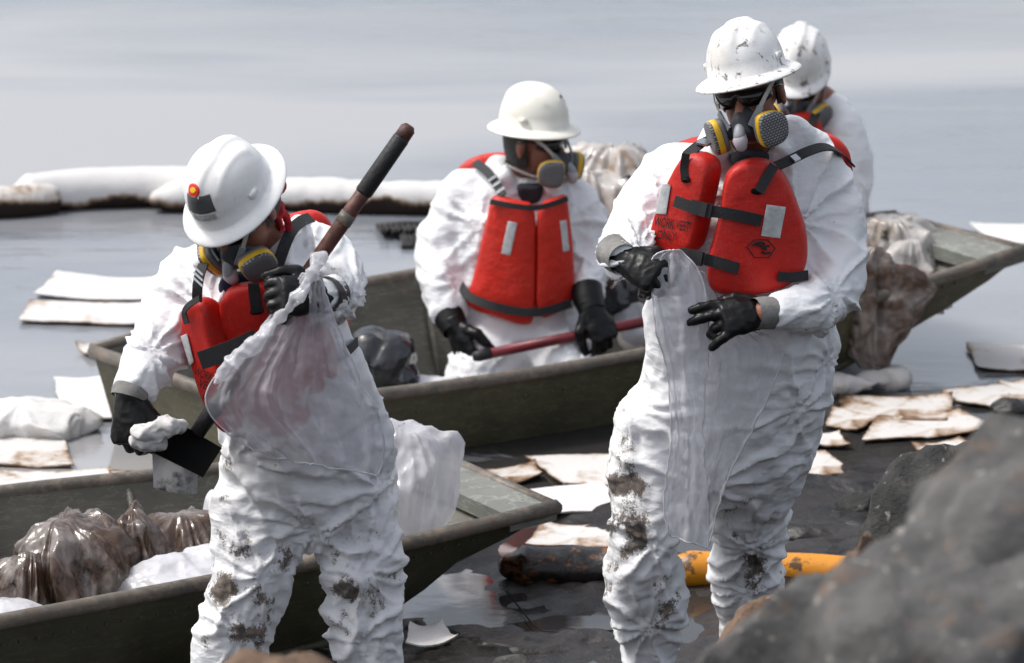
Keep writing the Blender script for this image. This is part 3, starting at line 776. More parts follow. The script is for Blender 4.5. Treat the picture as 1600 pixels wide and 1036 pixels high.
def hand(person, wrist, fwd, dorsal, side, curls, sc=1.12, spread=(.10, .02, -.06, -.16), thumb=(.5, .5), name='glove', mat='glove', seed=0, thumb_out=.6):
    """side=+1: thumb on +Y of the hand frame. curls: 4 finger curl angles (rad per joint)."""
    X = Vector(fwd).normalized(); Z = Vector(dorsal); Z = (Z - X * Z.dot(X)).normalized(); Yv = Z.cross(X)
    Mx = Matrix((X, Yv, Z)).transposed().to_4x4(); Mx.translation = Vector(wrist)
    m = MB()
    rings = []
    for x, hw, ht in ((-.02, .030, .024), (.0, .031, .024), (.03, .036, .022), (.06, .043, .021), (.088, .044, .018), (.102, .040, .014)):
        rings.append([Vector((x, hw * math.cos(a), ht * math.sin(a))) for a in (2 * math.pi * j / 20 for j in range(20))])
    m.loft(rings)
    ys = [.031, .010, -.011, -.031]; ln = [.078, .086, .080, .063]
    for k in range(4):
        p = Vector((.090 - (.004 if k in (0, 3) else 0) - (.008 if k == 3 else 0), ys[k] * side, 0)); pts = [p - Vector((.02, 0, 0)), p]; ang = 0
        sp = spread[k] * side
        for j, fr in enumerate((.44, .31, .25)):
            ang += curls[k] * (1.0 if j else .9)
            d = Vector((math.cos(ang) * math.cos(sp), math.sin(sp), -math.sin(ang)))
            p = p + d * ln[k] * fr; pts.append(p)
        m.tube(pts, [.0125, .012, .0112, .0105, .0092], 10, ball=True)
    p = Vector((.022, .026 * side, -.006)); d1 = Vector((.62, thumb_out * side, -.35 * thumb[0])).normalized(); d2 = Vector((.9, .25 * side - .3 * side * thumb[1], -.6 * thumb[1])).normalized()
    m.tube([p, p + d1 * .045, p + d1 * .045 + d2 * .034, p + d1 * .045 + d2 * .034 + (d2 + Vector((.1, -.2 * side * thumb[1], -.3 * thumb[1]))).normalized() * .026], [.018, .0155, .013, .0105], 10, ball=True)
    m.xf(Mx @ Matrix.Scale(sc, 4))
    me = remesh(m, .0042, 2)
    c = getco(me); no = getno(me)
    c += no * (.0022 * fbm(c * 28 + seed, 2) + .0018 * ridge(c * 30 + seed * 3))[:, None]; setco(me, c)
    return link(name, me, mat, person)

def loft_rows(mb, rows, n=28):
    """rows: (cx, py, Y, halfwidth px, depth m) horizontal ellipses."""
    rows = smoothline(rows, 1); R = []
    for cx, py, Y, hw, ry in rows:
        c = P(cx, py, Y); rx = M_(hw, Y)
        R.append([c + Vector((rx * abs(math.cos(a)) ** .85 * math.copysign(1, math.cos(a)), ry * math.sin(a), 0)) for a in (2 * math.pi * j / n for j in range(n))])
    mb.loft(R)
def limb(mb, pts, k=1.0, n=18):
    pts = smoothline(pts, 2)
    mb.tube([P(a, b, c) for a, b, c, r in pts], [M_(r, c) * k for a, b, c, r in pts], n, ball=True)

def wrinkles(me, seed, joints, bones, amp=1.0, fine=True):
    A = np.array([b[0] for b in bones]); B = np.array([b[1] for b in bones]); T = (B - A) / (np.linalg.norm(B - A, axis=1)[:, None] + 1e-9)
    K = [.40]
    def gf(m, d, D):
        best = np.full(len(m), 9.0); ax = np.zeros((len(m), 3))
        for a, b, t in zip(A, B, T):
            u = np.clip(((m - a) @ (b - a)) / max(1e-9, (b - a) @ (b - a)), 0, 1); ds = np.linalg.norm(m - a - u[:, None] * (b - a), axis=1)
            k = ds < best; best = np.where(k, ds, best); ax[k] = t
        tw = 1.7 * pn(m * 3.0 + seed)                                   # folds run askew in patches
        ax = ax + tw[:, None] * np.array([.9, .3, 0]); ax /= np.linalg.norm(ax, axis=1)[:, None]
        al = (d * ax).sum(1) ** 2
        act = .35 + .95 * pn(m * 3.6 + seed + 7)
        for jp, jr, jw in joints: act = act + .55 * jw * np.exp(-((m - np.array(jp)) ** 2).sum(1) / (2 * jr * jr))
        act = np.clip(act, .12, 1.7)
        return amp * K[0] * act * (.16 * al + .045 * (1 - al))
    c = getco(me); no = getno(me); setco(me, c + no * (.014 * pn(c * 4.5 + seed) + .006 * pn(c * 9 + seed))[:, None])
    grow(me, gf, 90, -.009, .020, .05, seed, .006, 10)
    me = subdiv(me); K[0] = .5; seed += 2.7
    c = getco(me); no = getno(me); q = c + .03 * np.stack([pn(c * 7 + seed), pn(c * 7 + seed + 9), pn(c * 7 + seed + 21)], 1)
    ra = np.array(Matrix.Rotation(.45, 3, 'Y')).T; rb = np.array(Matrix.Rotation(-.5, 3, 'Y')).T
    mk = np.clip(.5 + 1.8 * pn(c * 3.3 + seed), 0, 1)
    rad = np.zeros(len(c))
    for k, (jp, jr, jw) in enumerate(joints):
        e = c - np.array(jp); rr = np.sqrt((e ** 2).sum(1)); ph = np.arctan2(e[:, 2], e[:, 0] + .35 * e[:, 1])
        npl = 9 + (k * 5) % 6
        f_ = ph / (2 * math.pi) * npl + .5 * pn(c * 5 + seed + k * 3) + .3 * pn(c * 12 + k)
        g_ = np.clip(.45 + 1.3 * pn(np.stack([np.cos(ph) * 2 + k * 5, np.sin(ph) * 2, rr * 2], 1)), 0, 1.1)
        fall = np.exp(-(rr / (jr * 2.1)) ** 2) * np.clip(rr / .05, 0, 1)
        rad += fall * g_ * ((1 - tri(f_)) ** 2.4 - .28)
    c = c + no * (.026 * rad)[:, None]
    setco(me, c + no * (.0065 * (mk * worley((q @ ra) * np.array([5, 5, 11.]) + seed) + (1 - mk) * worley((q @ rb) * np.array([5, 5, 12.]) + seed + 40)) + .0045 * worley((q @ rb) * np.array([13, 13, 24.]) + seed))[:, None])
    grow(me, gf, 50, -.005, .009, .05, seed, .002, 26)
    return me

def stain_attr(me, spots, seed):
    c = getco(me); no = getno(me); v = np.zeros(len(c))
    for p, r, wgt in spots:
        p = np.array(p); e = c - p; e[:, 1] *= .35; e = e + .045 * np.stack([pn(c * 9 + seed), 0 * e[:, 1], pn(c * 9 + seed + 5)], 1); r = r * 1.2
        v = np.maximum(v, .92 * wgt * np.exp(-(e ** 2).sum(1) / (2 * r * r)) * (no[:, 1] < .5))
    lowz = c[:, 2].min()
    v = np.maximum(v, .30 * np.clip(.25 + 1.6 * pn(c * 5 + seed + 40), 0, 1) * np.clip(1.15 - (c[:, 2] - lowz) / .55, 0, 1))
    v *= .85 + .6 * pn(c * 16 + seed); fattr(me, 'stain', np.clip(v, 0, 1))

def person(base, rows, limbs, Mh, neck, body_limbs, joints, stains, seed, voxel, label, collar=(), amp=1.0, hands_skin=()):
    body = MB(); head_shape(body, Mh, neck)
    loft_rows(body, [(a, b, c, d * .72, e * .72) for a, b, c, d, e in rows])
    for L in limbs: limb(body, [(a, b, c, r * .6) for a, b, c, r in L])
    for L in body_limbs: limb(body, L)
    me = remesh(body, .0065 if voxel < .01 else .010, 4)
    pr = link('person', me, 'skin', None, base); tag(pr, label, 'person')
    suit = MB(); loft_rows(suit, rows)
    for L in limbs: limb(suit, L)
    for c_, r_ in collar: suit.ell(c_, r_)
    me = remesh(suit, voxel * 2.1, 3, .5)
    bones = []
    for L in limbs: bones += [(P(*L[k][:3]), P(*L[k + 1][:3])) for k in range(len(L) - 1)]
    bones += [(P(*rows[k][:3]), P(*rows[k + 1][:3])) for k in range(1, len(rows) - 1)]
    me = wrinkles(me, seed, joints, bones, amp)
    stain_attr(me, stains, seed)
    link('coverall', me, 'tyvek', pr)
    return pr
def boots(pr, spots, face=(0, -1), hh=.34):
    for p in spots:
        p = Vector(p); f = Vector((face[0], face[1], 0)).normalized(); s_ = Vector((-f.y, f.x, 0)); m = MB(); R = []
        for t_, hw, ht in ((-.09, .030, .05), (-.06, .042, .10), (0, .044, .10), (.06, .046, .075), (.12, .050, .055), (.17, .046, .04), (.20, .025, .025)):
            R.append([p + f * t_ + s_ * (hw * math.cos(a)) + Vector((0, 0, max(0, ht / 2 + ht / 2 * math.sin(a)))) for a in (2 * math.pi * j / 16 for j in range(16))])
        m.loft(R); m.tube([p + Vector((0, 0, .05)), p + Vector((0, 0, hh * .6)), p + Vector((0, 0, hh))], [.052, .055, .06], 16)
        me = remesh(m, .009, 3); link('boot', me, 'boot', pr)
def ribbon_px(pts, width, thick, surf=None, off=.006, nrm=(0, -1, .1)):
    q = []
    for p in smoothline(pts, 2):
        q.append(P(p[0], p[1], p[2] if len(p) > 2 else surf(p[0], p[1]) - off))
    return MB().ribbon(q, width, thick, Vector(nrm))
def textmesh(body, fn):
    cu = bpy.data.curves.new('t', 'FONT'); cu.body = body; cu.align_x = 'CENTER'; cu.align_y = 'CENTER'; cu.size = 1; cu.offset = .013
    o = bpy.data.objects.new('t', cu); COL.objects.link(o)
    me = bpy.data.meshes.new_from_object(o.evaluated_get(bpy.context.evaluated_depsgraph_get()))
    bpy.data.objects.remove(o)
    m = MB(); m.v = [tuple(fn(v.co.x, v.co.y)) for v in me.vertices]; m.f = [tuple(p.vertices) for p in me.polygons]
    return m
def tm(body, fn):
    m = textmesh(body, lambda x, y: (x, y, 0)); a = m.arr()
    x0, x1, y0, y1 = a[:, 0].min(), a[:, 0].max(), a[:, 1].min(), a[:, 1].max()
    m.v = [tuple(fn((v[0] - (x0 + x1) / 2) / (x1 - x0), (v[1] - (y0 + y1) / 2) / (y1 - y0))) for v in m.v]; return m
def px_text(body, cx, cy, W, Hh, ang, surf, off=.0025):
    ca, sa = math.cos(ang), math.sin(ang)
    def fn(u, v):
        x = cx + u * W * ca + v * Hh * sa; y = cy + u * W * sa - v * Hh * ca
        return P(x, y, surf(x, y) - off)
    return tm(body, fn)

def rnd(n, x, y, Y, seed, r=(.012, .045), w=(.25, .52)):
    g = random.Random(seed); return [(P(g.uniform(*x), g.uniform(*y), Y), g.uniform(*r), g.uniform(*w)) for _ in range(n)]
# ================= worker standing on the right =================
def worker_right():
    Mh = head_matrix(1174, 147, 12.12, 22, 2, -13, 1.0)
    rows = [(1168, 222, 12.27, 62, .085), (1166, 240, 12.26, 108, .12), (1162, 272, 12.26, 142, .15), (1156, 330, 12.25, 146, .17), (1154, 400, 12.24, 150, .185),
            (1156, 480, 12.24, 152, .195), (1157, 550, 12.24, 152, .20), (1150, 610, 12.25, 156, .20), (1128, 680, 12.26, 160, .185), (1112, 740, 12.27, 148, .16), (1108, 780, 12.28, 110, .12)]
    legA = [(1040, 670, 12.24, 84), (1022, 740, 12.20, 76), (1012, 800, 12.16, 67), (1006, 850, 12.14, 63), (1006, 900, 12.16, 62), (1012, 960, 12.18, 58), (1014, 1000, 12.19, 50), (1015, 1035, 12.19, 42)]
    legB = [(1190, 660, 12.28, 100), (1178, 730, 12.30, 82), (1168, 790, 12.34, 64), (1166, 850, 12.38, 61), (1166, 900, 12.41, 60), (1165, 940, 12.43, 58), (1162, 985, 12.44, 44)]
    armA = [(1050, 270, 12.28, 52), (1010, 318, 12.26, 53), (992, 362, 12.20, 50), (980, 385, 12.06, 46), (975, 402, 11.97, 38)]
    armB = [(1272, 275, 12.28, 53), (1297, 335, 12.26, 56), (1308, 400, 12.20, 54), (1305, 455, 12.10, 50), (1262, 480, 11.98, 45), (1215, 486, 11.90, 37)]
    J = [(P(1012, 840, 12.1), .12, 1.4), (P(1166, 850, 12.3), .13, 1.4), (P(1304, 455, 12.0), .12, 1.2), (P(985, 385, 12), .1, 1.2), (P(1110, 760, 12.1), .16, 1.0), (P(1010, 980, 12.1), .1, 1.5), (P(1165, 930, 12.3), .08, 1.5), (P(1290, 560, 12.2), .1, .8), (P(1255, 350, 12.1), .12, .5), (P(1050, 340, 12.1), .10, .5), (P(1240, 640, 12.1), .13, .5), (P(1000, 650, 12.1), .12, .6)]
    st = [(P(965, 760, 12.05), .05, .62), (P(955, 800, 12.08), .045, .6), (P(1000, 835, 12.03), .035, .5), (P(960, 845, 12.1), .04, .6), (P(1175, 885, 12.28), .045, .60), (P(1150, 800, 12.2), .05, .28), (P(1000, 900, 12.05), .06, .36),
          (P(1025, 975, 12.1), .04, .38), (P(952, 680, 12.1), .04, .4), (P(1180, 660, 12.05), .1, .24), (P(1260, 500, 11.95), .06, .3), (P(960, 400, 12.0), .05, .28), (P(1200, 905, 12.35), .03, .5), (P(1000, 640, 12.1), .05, .25)] + rnd(26, (945, 1065), (680, 1010), 12.05, 1) + rnd(16, (945, 990), (680, 870), 12.05, 2, (.02, .05), (.35, .6)) + rnd(18, (1105, 1225), (760, 960), 12.25, 3) + rnd(14, (1090, 1290), (560, 760), 12.05, 4, (.01, .03), (.2, .36)) + rnd(8, (1195, 1300), (470, 520), 11.95, 5, (.015, .03), (.25, .4))
    pr = person(G(1090, 1085, 0), rows, [legA, legB, armA, armB], Mh, P(1168, 250, 12.27), [[(1225, 487, 11.91, 28), (1196, 489, 11.88, 24)]],
                J, st, 3.1, .0075, 'worker standing on the right in a red work vest, opening a clear bag',
                collar=[(P(1118, 218, 12.22), (.045, .05, .04)), (P(1238, 212, 12.26), (.06, .055, .05)), (P(1262, 226, 12.30), (.05, .06, .045)), (P(1205, 222, 12.40), (.10, .06, .06)), (P(1222, 238, 12.16), (.045, .03, .04)), (P(1120, 240, 12.14), (.03, .03, .045))])
    hh = hard_hat(pr, Mh, 'helmet_dirty')
    sunglasses(pr, Mh); respirator(pr, Mh, lower=False); hair_cap(pr, Mh, -.035)
    # shirt at the open collar
    obj('shirt', pillow([(1140, 246), (1160, 238), (1196, 240), (1206, 250), (1190, 268), (1160, 275), (1143, 262)], lambda x, y: 12.10 + .0006 * (250 - y), .05), 'darkshirt', pr)
    # vest
    sA = lambda x, y: 11.975 + (1100 - x) * .0011 + .0002 * (300 - y)
    sB = lambda x, y: 11.965 + 6e-6 * (x - 1140) ** 2 + .00012 * (300 - y)
    A = [(1050, 262), (1032, 302), (1014, 350), (1010, 378), (1016, 396), (1045, 400), (1074, 398), (1082, 378), (1092, 335), (1102, 290), (1106, 262), (1094, 244), (1066, 240)]
    B = [(1168, 253), (1142, 264), (1130, 288), (1126, 330), (1117, 370), (1106, 405), (1104, 436), (1112, 460), (1150, 466), (1200, 462), (1240, 446), (1262, 420), (1262, 368), (1246, 322), (1232, 286), (1214, 262), (1192, 252)]
    va = obj('vest_panel', pillow(A, sA, .072, (.62, .80, 0), .16, bulge=.002), 'foam', pr)
    vb = obj('vest_panel', pillow(B, sB, .07, (.05, 1, 0), .11, bulge=.002), 'foam', pr)
    sC = lambda x, y: 12.40
    obj('back_panel', pillow([(1030, 250), (1080, 215), (1280, 207), (1318, 224), (1336, 256), (1334, 420), (1300, 460), (1040, 460), (1014, 420)], sC, .07, (0, 1, 0), .2), 'foam', pr)
    for pts, wd in (([(1072, 240), (1068, 262), (1071, 281)], .021),):
        obj('strap', ribbon_px(pts, wd, .004, sA, .0075), 'web', va)
    obj('slot_shade', pillow([(1062, 276), (1076, 274), (1080, 285), (1066, 287)], lambda x, y: sA(x, y) - .0068, .006), 'oil_shade_black', va)  # black patch painted in for the shade inside the slot, no hole cut
    obj('strap', ribbon_px([(1210, 258), (1196, 280), (1186, 300)], .027, .004, sB, .0075), 'web', vb)
    obj('slot_shade', pillow([(1173, 294), (1194, 295), (1192, 305), (1174, 304)], lambda x, y: sB(x, y) - .0066, .006), 'oil_shade_black', vb)  # slot's inner shade as a black patch on the foam
    obj('shoulder_strap', ribbon_px([(1208, 262, 12.03), (1235, 250, 12.07), (1262, 236, 12.10), (1292, 227, 12.17), (1316, 240, 12.30), (1330, 256, 12.40)], .028, .005, nrm=(.35, -.5, .9)), 'web', pr)
    obj('shoulder_strap', ribbon_px([(1074, 242, 12.03), (1092, 226, 12.06), (1112, 214, 12.12), (1124, 204, 12.2)], .03, .005, nrm=(-.4, -.8, .5)), 'web', pr)
    obj('strap_adjuster', ribbon_px([(1096, 226, 12.045), (1106, 219, 12.075)], .034, .006, nrm=(-.4, -.8, .5)), 'metal', pr)
    obj('strap_adjuster', ribbon_px([(1238, 249, 12.06), (1247, 245, 12.075)], .020, .006, nrm=(.35, -.5, .9)), 'metal', pr)
    def front(x, y): return min(sA(x, y), sB(x, y)) if x < 1106 else sB(x, y)
    obj('chest_strap', ribbon_px([(1054, 314), (1076, 322), (1098, 328), (1126, 332), (1160, 338), (1190, 345)], .030, .005, front, .011), 'web', pr)
    obj('buckle', ribbon_px([(1080, 322), (1098, 327), (1112, 330)], .036, .010, front, .014), 'buckle', pr)
    obj('waist_strap', ribbon_px([(1062, 395), (1090, 402), (1120, 410), (1154, 420)], .030, .005, front, .011), 'web', pr)
    obj('buckle', ribbon_px([(1076, 399), (1098, 405)], .036, .010, front, .014), 'buckle', pr)
    obj('side_strap', ribbon_px([(1216, 432), (1236, 434), (1262, 430)], .026, .005, sB, .010), 'web', vb)
    obj('reflective_patch', pillow([(1034, 286), (1048, 290), (1041, 336), (1024, 334)], lambda x, y: sA(x, y) - .0068, .006, sm=0), 'refl', va)
    obj('reflective_patch', pillow([(1198, 320), (1228, 324), (1219, 373), (1189, 369)], lambda x, y: sB(x, y) - .0068, .006, sm=0), 'refl', vb)
    obj('lettering', px_text('WORK VEST', 1050, 350, 56, 16, .17, sA, .0072), 'ink', va, smooth=False)
    obj('lettering', px_text('ONLY', 1042, 368, 30, 14, .13, sA, .0072), 'ink', va, smooth=False)
    hexa = [(1166, 386), (1178, 374), (1200, 374), (1212, 388), (1202, 403), (1178, 403)]
    m = MB(); off = .0076
    R = [[P(1189 + (x - 1189) * k, 389 + (y - 389) * k, sB(x, y) - off) for x, y in hexa] for k in (1.0, .90)]
    m.loft(R, cap=False)
    for pts in ([(1176, 384), (1186, 378), (1196, 381), (1190, 387), (1198, 390)], [(1190, 393), (1196, 397), (1204, 394)], [(1180, 381), (1192, 386), (1203, 384)]):
        m.add(*[(q.v, q.f) for q in [ribbon_px(pts, .006, .001, sB, off)]][0])
    obj('emblem', m, 'ink', vb, smooth=False)
    # hands
    g = hand(pr, P(1198, 489, 11.885), (-1, -.25, -.05), (-.05, -.8, .55), -1, (.12, .22, .75, .28), 1.18, spread=(.02, -.02, -.10, -.40), thumb=(.3, .9), seed=1, thumb_out=.32)
    m = MB().tube([P(1212, 489, 11.895), P(1195, 489, 11.875), P(1178, 490, 11.86)], [.042, .043, .040], 20, cap=False); obj('glove_cuff', m, 'cuff', g)
    g = hand(pr, P(972, 404, 11.95), (.80, -.62, -.28), (-.3, -.75, .65), 1, (.85, .95, 1.0, 1.05), 1.15, thumb=(.6, .9), seed=2)
    m = MB().tube([P(958, 392, 12.0), P(966, 400, 11.965), P(974, 406, 11.935)], [.048, .046, .042], 20, cap=False); obj('glove_cuff', m, 'cuff', g)
    boots(pr, [G(1015, 1092, .0), G(1165, 1050, .0)], (-.15, -1), .17)
    return pr
worker_right()

# ================= worker bending on the left =================
def worker_left():
    Mh = head_matrix(377, 324, 11.55, 38, 43, 0, 1.0)
    rows = [(432, 385, 11.74, 62, .09), (420, 402, 11.72, 110, .12), (405, 430, 11.70, 128, .145), (410, 480, 11.70, 124, .16), (428, 540, 11.73, 126, .17),
            (452, 590, 11.77, 132, .175), (468, 640, 11.81, 130, .18), (480, 700, 11.84, 138, .19), (482, 760, 11.85, 146, .185), (482, 815, 11.85, 140, .16), (482, 845, 11.85, 90, .12)]
    legA = [(415, 760, 11.83, 80), (404, 830, 11.80, 74), (397, 885, 11.76, 69), (378, 940, 11.75, 64), (363, 990, 11.74, 63), (355, 1040, 11.73, 62), (350, 1090, 11.72, 56), (348, 1135, 11.72, 46)]
    legB = [(548, 760, 11.85, 80), (555, 830, 11.82, 76), (562, 885, 11.78, 68), (568, 930, 11.77, 62), (568, 980, 11.76, 62), (578, 1030, 11.75, 56), (582, 1090, 11.74, 54), (584, 1135, 11.74, 44)]
    armA = [(298, 438, 11.74, 54), (274, 480, 11.70, 53), (256, 525, 11.64, 50), (230, 568, 11.56, 46), (212, 596, 11.50, 38)]
    armB = [(492, 395, 11.78, 54), (520, 425, 11.70, 52), (530, 458, 11.58, 47), (516, 466, 11.46, 42), (508, 464, 11.41, 38)]
    J = [(P(397, 890, 11.7), .13, 1.4), (P(562, 890, 11.7), .13, 1.4), (P(480, 820, 11.75), .16, 1.0), (P(530, 460, 11.5), .1, 1.2), (P(240, 550, 11.5), .12, 1.1), (P(590, 640, 11.8), .1, 1.0), (P(560, 990, 11.7), .1, 1.2), (P(370, 980, 11.7), .1, 1.0), (P(330, 480, 11.6), .12, .6), (P(500, 420, 11.6), .1, .6), (P(370, 720, 11.7), .13, .5), (P(590, 760, 11.75), .13, .5)]
    st = [(P(540, 930, 11.70), .04, .62), (P(548, 905, 11.7), .03, .5), (P(345, 890, 11.68), .045, .52), (P(330, 925, 11.68), .03, .6), (P(375, 975, 11.66), .03, .5), (P(352, 860, 11.68), .03, .4), (P(545, 975, 11.7), .03, .4), (P(560, 840, 11.7), .05, .28),
          (P(525, 470, 11.42), .05, .38), (P(545, 455, 11.5), .05, .36), (P(400, 790, 11.66), .06, .2), (P(345, 770, 11.7), .05, .26), (P(335, 950, 11.7), .05, .4)] + rnd(22, (320, 430), (830, 1036), 11.66, 6) + rnd(20, (515, 630), (850, 1036), 11.68, 7) + rnd(14, (340, 610), (700, 850), 11.66, 8, (.01, .03), (.18, .34)) + rnd(8, (480, 570), (430, 490), 11.45, 9, (.015, .035), (.3, .45)) + rnd(6, (330, 350), (720, 900), 11.7, 10, (.02, .04), (.3, .5))
    pr = person(G(460, 1190, 0), rows, [legA, legB, armA, armB], Mh, P(425, 405, 11.72), [[(214, 594, 11.51, 24), (204, 618, 11.47, 23)]],
                J, st, 8.7, .0075, 'worker bending forward on the left, wiping a shovel blade and holding a clear bag',
                collar=[(P(450, 372, 11.72), (.05, .055, .045)), (P(468, 362, 11.78), (.055, .06, .045)), (P(325, 410, 11.64), (.05, .05, .04)), (P(440, 392, 11.62), (.04, .04, .05))])
    hh = hard_hat(pr, Mh, 'helmet')
    sticker(hh, Mh, 'round_sticker', 'stickred', disc(0, .655, 15, .11))
    fan = [(0 + 8.5 * math.sin(math.radians(t)) * (1 if k % 2 else .8), .665 - .062 * math.cos(math.radians(t)) * (1 if k % 2 else .8)) for k, t in enumerate(range(-100, 101, 20))] + [(2, .70), (-2, .70)]
    sticker(hh, Mh, 'shell_emblem', 'stickyel', fan, .0022)
    sticker(hh, Mh, 'grey_label', 'stickgrey', [(-22, .745), (32, .74), (31, .93), (-20, .935)], .0018)
    sticker(hh, Mh, 'print_strip', 'sticklight', [(-15, .945), (28, .94), (28, .975), (-15, .98)], .0012)
    sunglasses(pr, Mh); respirator(pr, Mh, lower=False); hair_cap(pr, Mh, -.05)
    # bandana knot at the back of the head
    m = MB()
    for k, (pts, w0) in enumerate((([(428, 320), (438, 325), (446, 335), (452, 350), (450, 358)], .03), ([(430, 315), (438, 300), (444, 288), (442, 284)], .018), ([(420, 335), (434, 340), (440, 352), (438, 362)], .03))):
        q = smoothline([(a, b, 11.62 - .02 * k) for a, b in pts], 2)
        m2 = MB().tube([P(*z) for z in q], [M_(12, 11.6) * (.5 + .6 * i / len(q)) for i in range(len(q))], 12, flat=.5); m.add(m2.v, m2.f)
    m.ell(P(430, 328, 11.6), (.025, .02, .028))
    me = remesh(m, .004, 2); c = getco(me); no = getno(me); setco(me, c + no * (.006 * (ridge(c * 28) - .5))[:, None]); link('bandana', me, 'bandana', pr)
    obj('shirt', pillow([(338, 444), (360, 432), (410, 424), (430, 416), (446, 420), (440, 462), (400, 478), (345, 474)], lambda x, y: 11.555 + .0004 * (y - 450), .05), 'blueshirt', pr)
    sA = lambda x, y: 11.47 + (330 - x) * .0016 + .0003 * (y - 480)
    sB = lambda x, y: 11.455 + 5e-6 * (x - 420) ** 2 + .0007 * (y - 450)
    A = [(276, 492), (284, 472), (304, 467), (317, 480), (324, 520), (334, 560), (346, 605), (354, 655), (350, 682), (334, 674), (316, 640), (302, 600), (290, 556), (280, 522)]
    B = [(392, 446), (360, 452), (343, 470), (339, 500), (348, 552), (370, 620), (394, 672), (440, 690), (496, 686), (522, 640), (530, 590), (517, 530), (490, 480), (456, 454), (424, 443)]
    va = obj('vest_panel', pillow(A, sA, .062, (.72, .70, 0), .22), 'foam', pr)
    vb = obj('vest_panel', pillow(B, sB, .07, (.05, 1, 0), .10, bulge=.002), 'foam', pr)
    obj('back_panel', pillow([(300, 420), (340, 380), (470, 332), (505, 336), (525, 370), (545, 480), (545, 600), (500, 640), (360, 640), (310, 560)], lambda x, y: 11.92 + .0003 * (y - 400), .06, (0, 1, 0), .2), 'foam', pr)
    obj('strap', ribbon_px([(396, 443), (398, 466), (402, 488)], .028, .004, sB, .0075), 'web', vb)
    obj('slot_shade', pillow([(390, 484), (410, 480), (413, 490), (392, 494)], lambda x, y: sB(x, y) - .0066, .006), 'oil_shade_black', vb)  # black patch stands for the shaded hole of the strap slot
    obj('strap', ribbon_px([(312, 466, 11.46), (298, 474, 11.49), (286, 486, 11.53), (292, 506, 11.52)], .016, .004, nrm=(-.6, -.7, .3)), 'web', va)
    obj('shoulder_strap', ribbon_px([(308, 470, 11.50), (308, 450, 11.49), (312, 428, 11.50), (318, 412, 11.53)], .026, .005, nrm=(-.3, -.9, .3)), 'web', pr)
    for y in (424, 433, 442): obj('strap_adjuster', ribbon_px([(309, y, 11.482), (311, y - 2.5, 11.482)], .032, .005, nrm=(-.3, -.9, .3)), 'metal', pr)
    obj('shoulder_strap', ribbon_px([(432, 420, 11.55), (444, 385, 11.58), (455, 360, 11.63), (470, 345, 11.7), (486, 340, 11.8)], .030, .005, nrm=(.2, -.8, .5)), 'web', pr)
    obj('waist_strap', ribbon_px([(312, 564, 11.43), (335, 556, 11.435), (365, 545, 11.44), (402, 528, 11.45)], .046, .006, nrm=(-.1, -1, .1)), 'web', pr)
    obj('side_strap', ribbon_px([(528, 558, 11.55), (545, 548, 11.60), (558, 534, 11.72)], .024, .005, nrm=(.5, -.8, .1)), 'web', pr)
    obj('reflective_patch', pillow([(282, 526), (292, 522), (303, 566), (296, 572)], lambda x, y: sA(x, y) - .008, .006, sm=0), 'refl', va)
    obj('lettering', px_text('WORK', 318, 585, 30, 13, .35, sA, .0085), 'ink', va, smooth=False)
    obj('lettering', px_text('VEST', 324, 603, 28, 13, .35, sA, .0085), 'ink', va, smooth=False)
    obj('lettering', px_text('ONLY', 330, 621, 26, 13, .35, sA, .0085), 'ink', va, smooth=False)
    bs = lambda x, y: 11.50 + .0012 * (x - 435)
    bd = obj('blue_badge', pillow([(428, 424), (442, 422), (450, 436), (446, 458), (432, 448)], bs, .012), 'blue', pr)
    obj('lettering', px_text('TY', 438, 444, 12, 10, .5, bs, .0015), 'white', bd, smooth=False)
    # hands
    g = hand(pr, P(203, 618, 11.46), (-.02, -.25, -.97), (-.45, -.85, .2), 1, (.8, .9, .95, 1.0), 1.18, thumb=(.7, .8), seed=3)
    m = MB().tube([P(206, 608, 11.472), P(203, 615, 11.465), P(201, 622, 11.460)], [.046, .048, .046], 20, cap=False); obj('glove_cuff', m, 'cuff', g)
    g = hand(pr, P(508, 462, 11.385), (-.85, -.48, .12), (.25, -.75, .45), -1, (.95, 1.0, 1.05, 1.05), 1.2, thumb=(.4, .7), seed=4)
    m = MB().tube([P(522, 462, 11.43), P(512, 461, 11.40), P(504, 460, 11.375)], [.046, .047, .045], 20, cap=False); obj('glove_cuff', m, 'glove', g)
    boots(pr, [G(348, 1190, 0), G(584, 1190, 0)], (-.1, -1), .17)
worker_left()

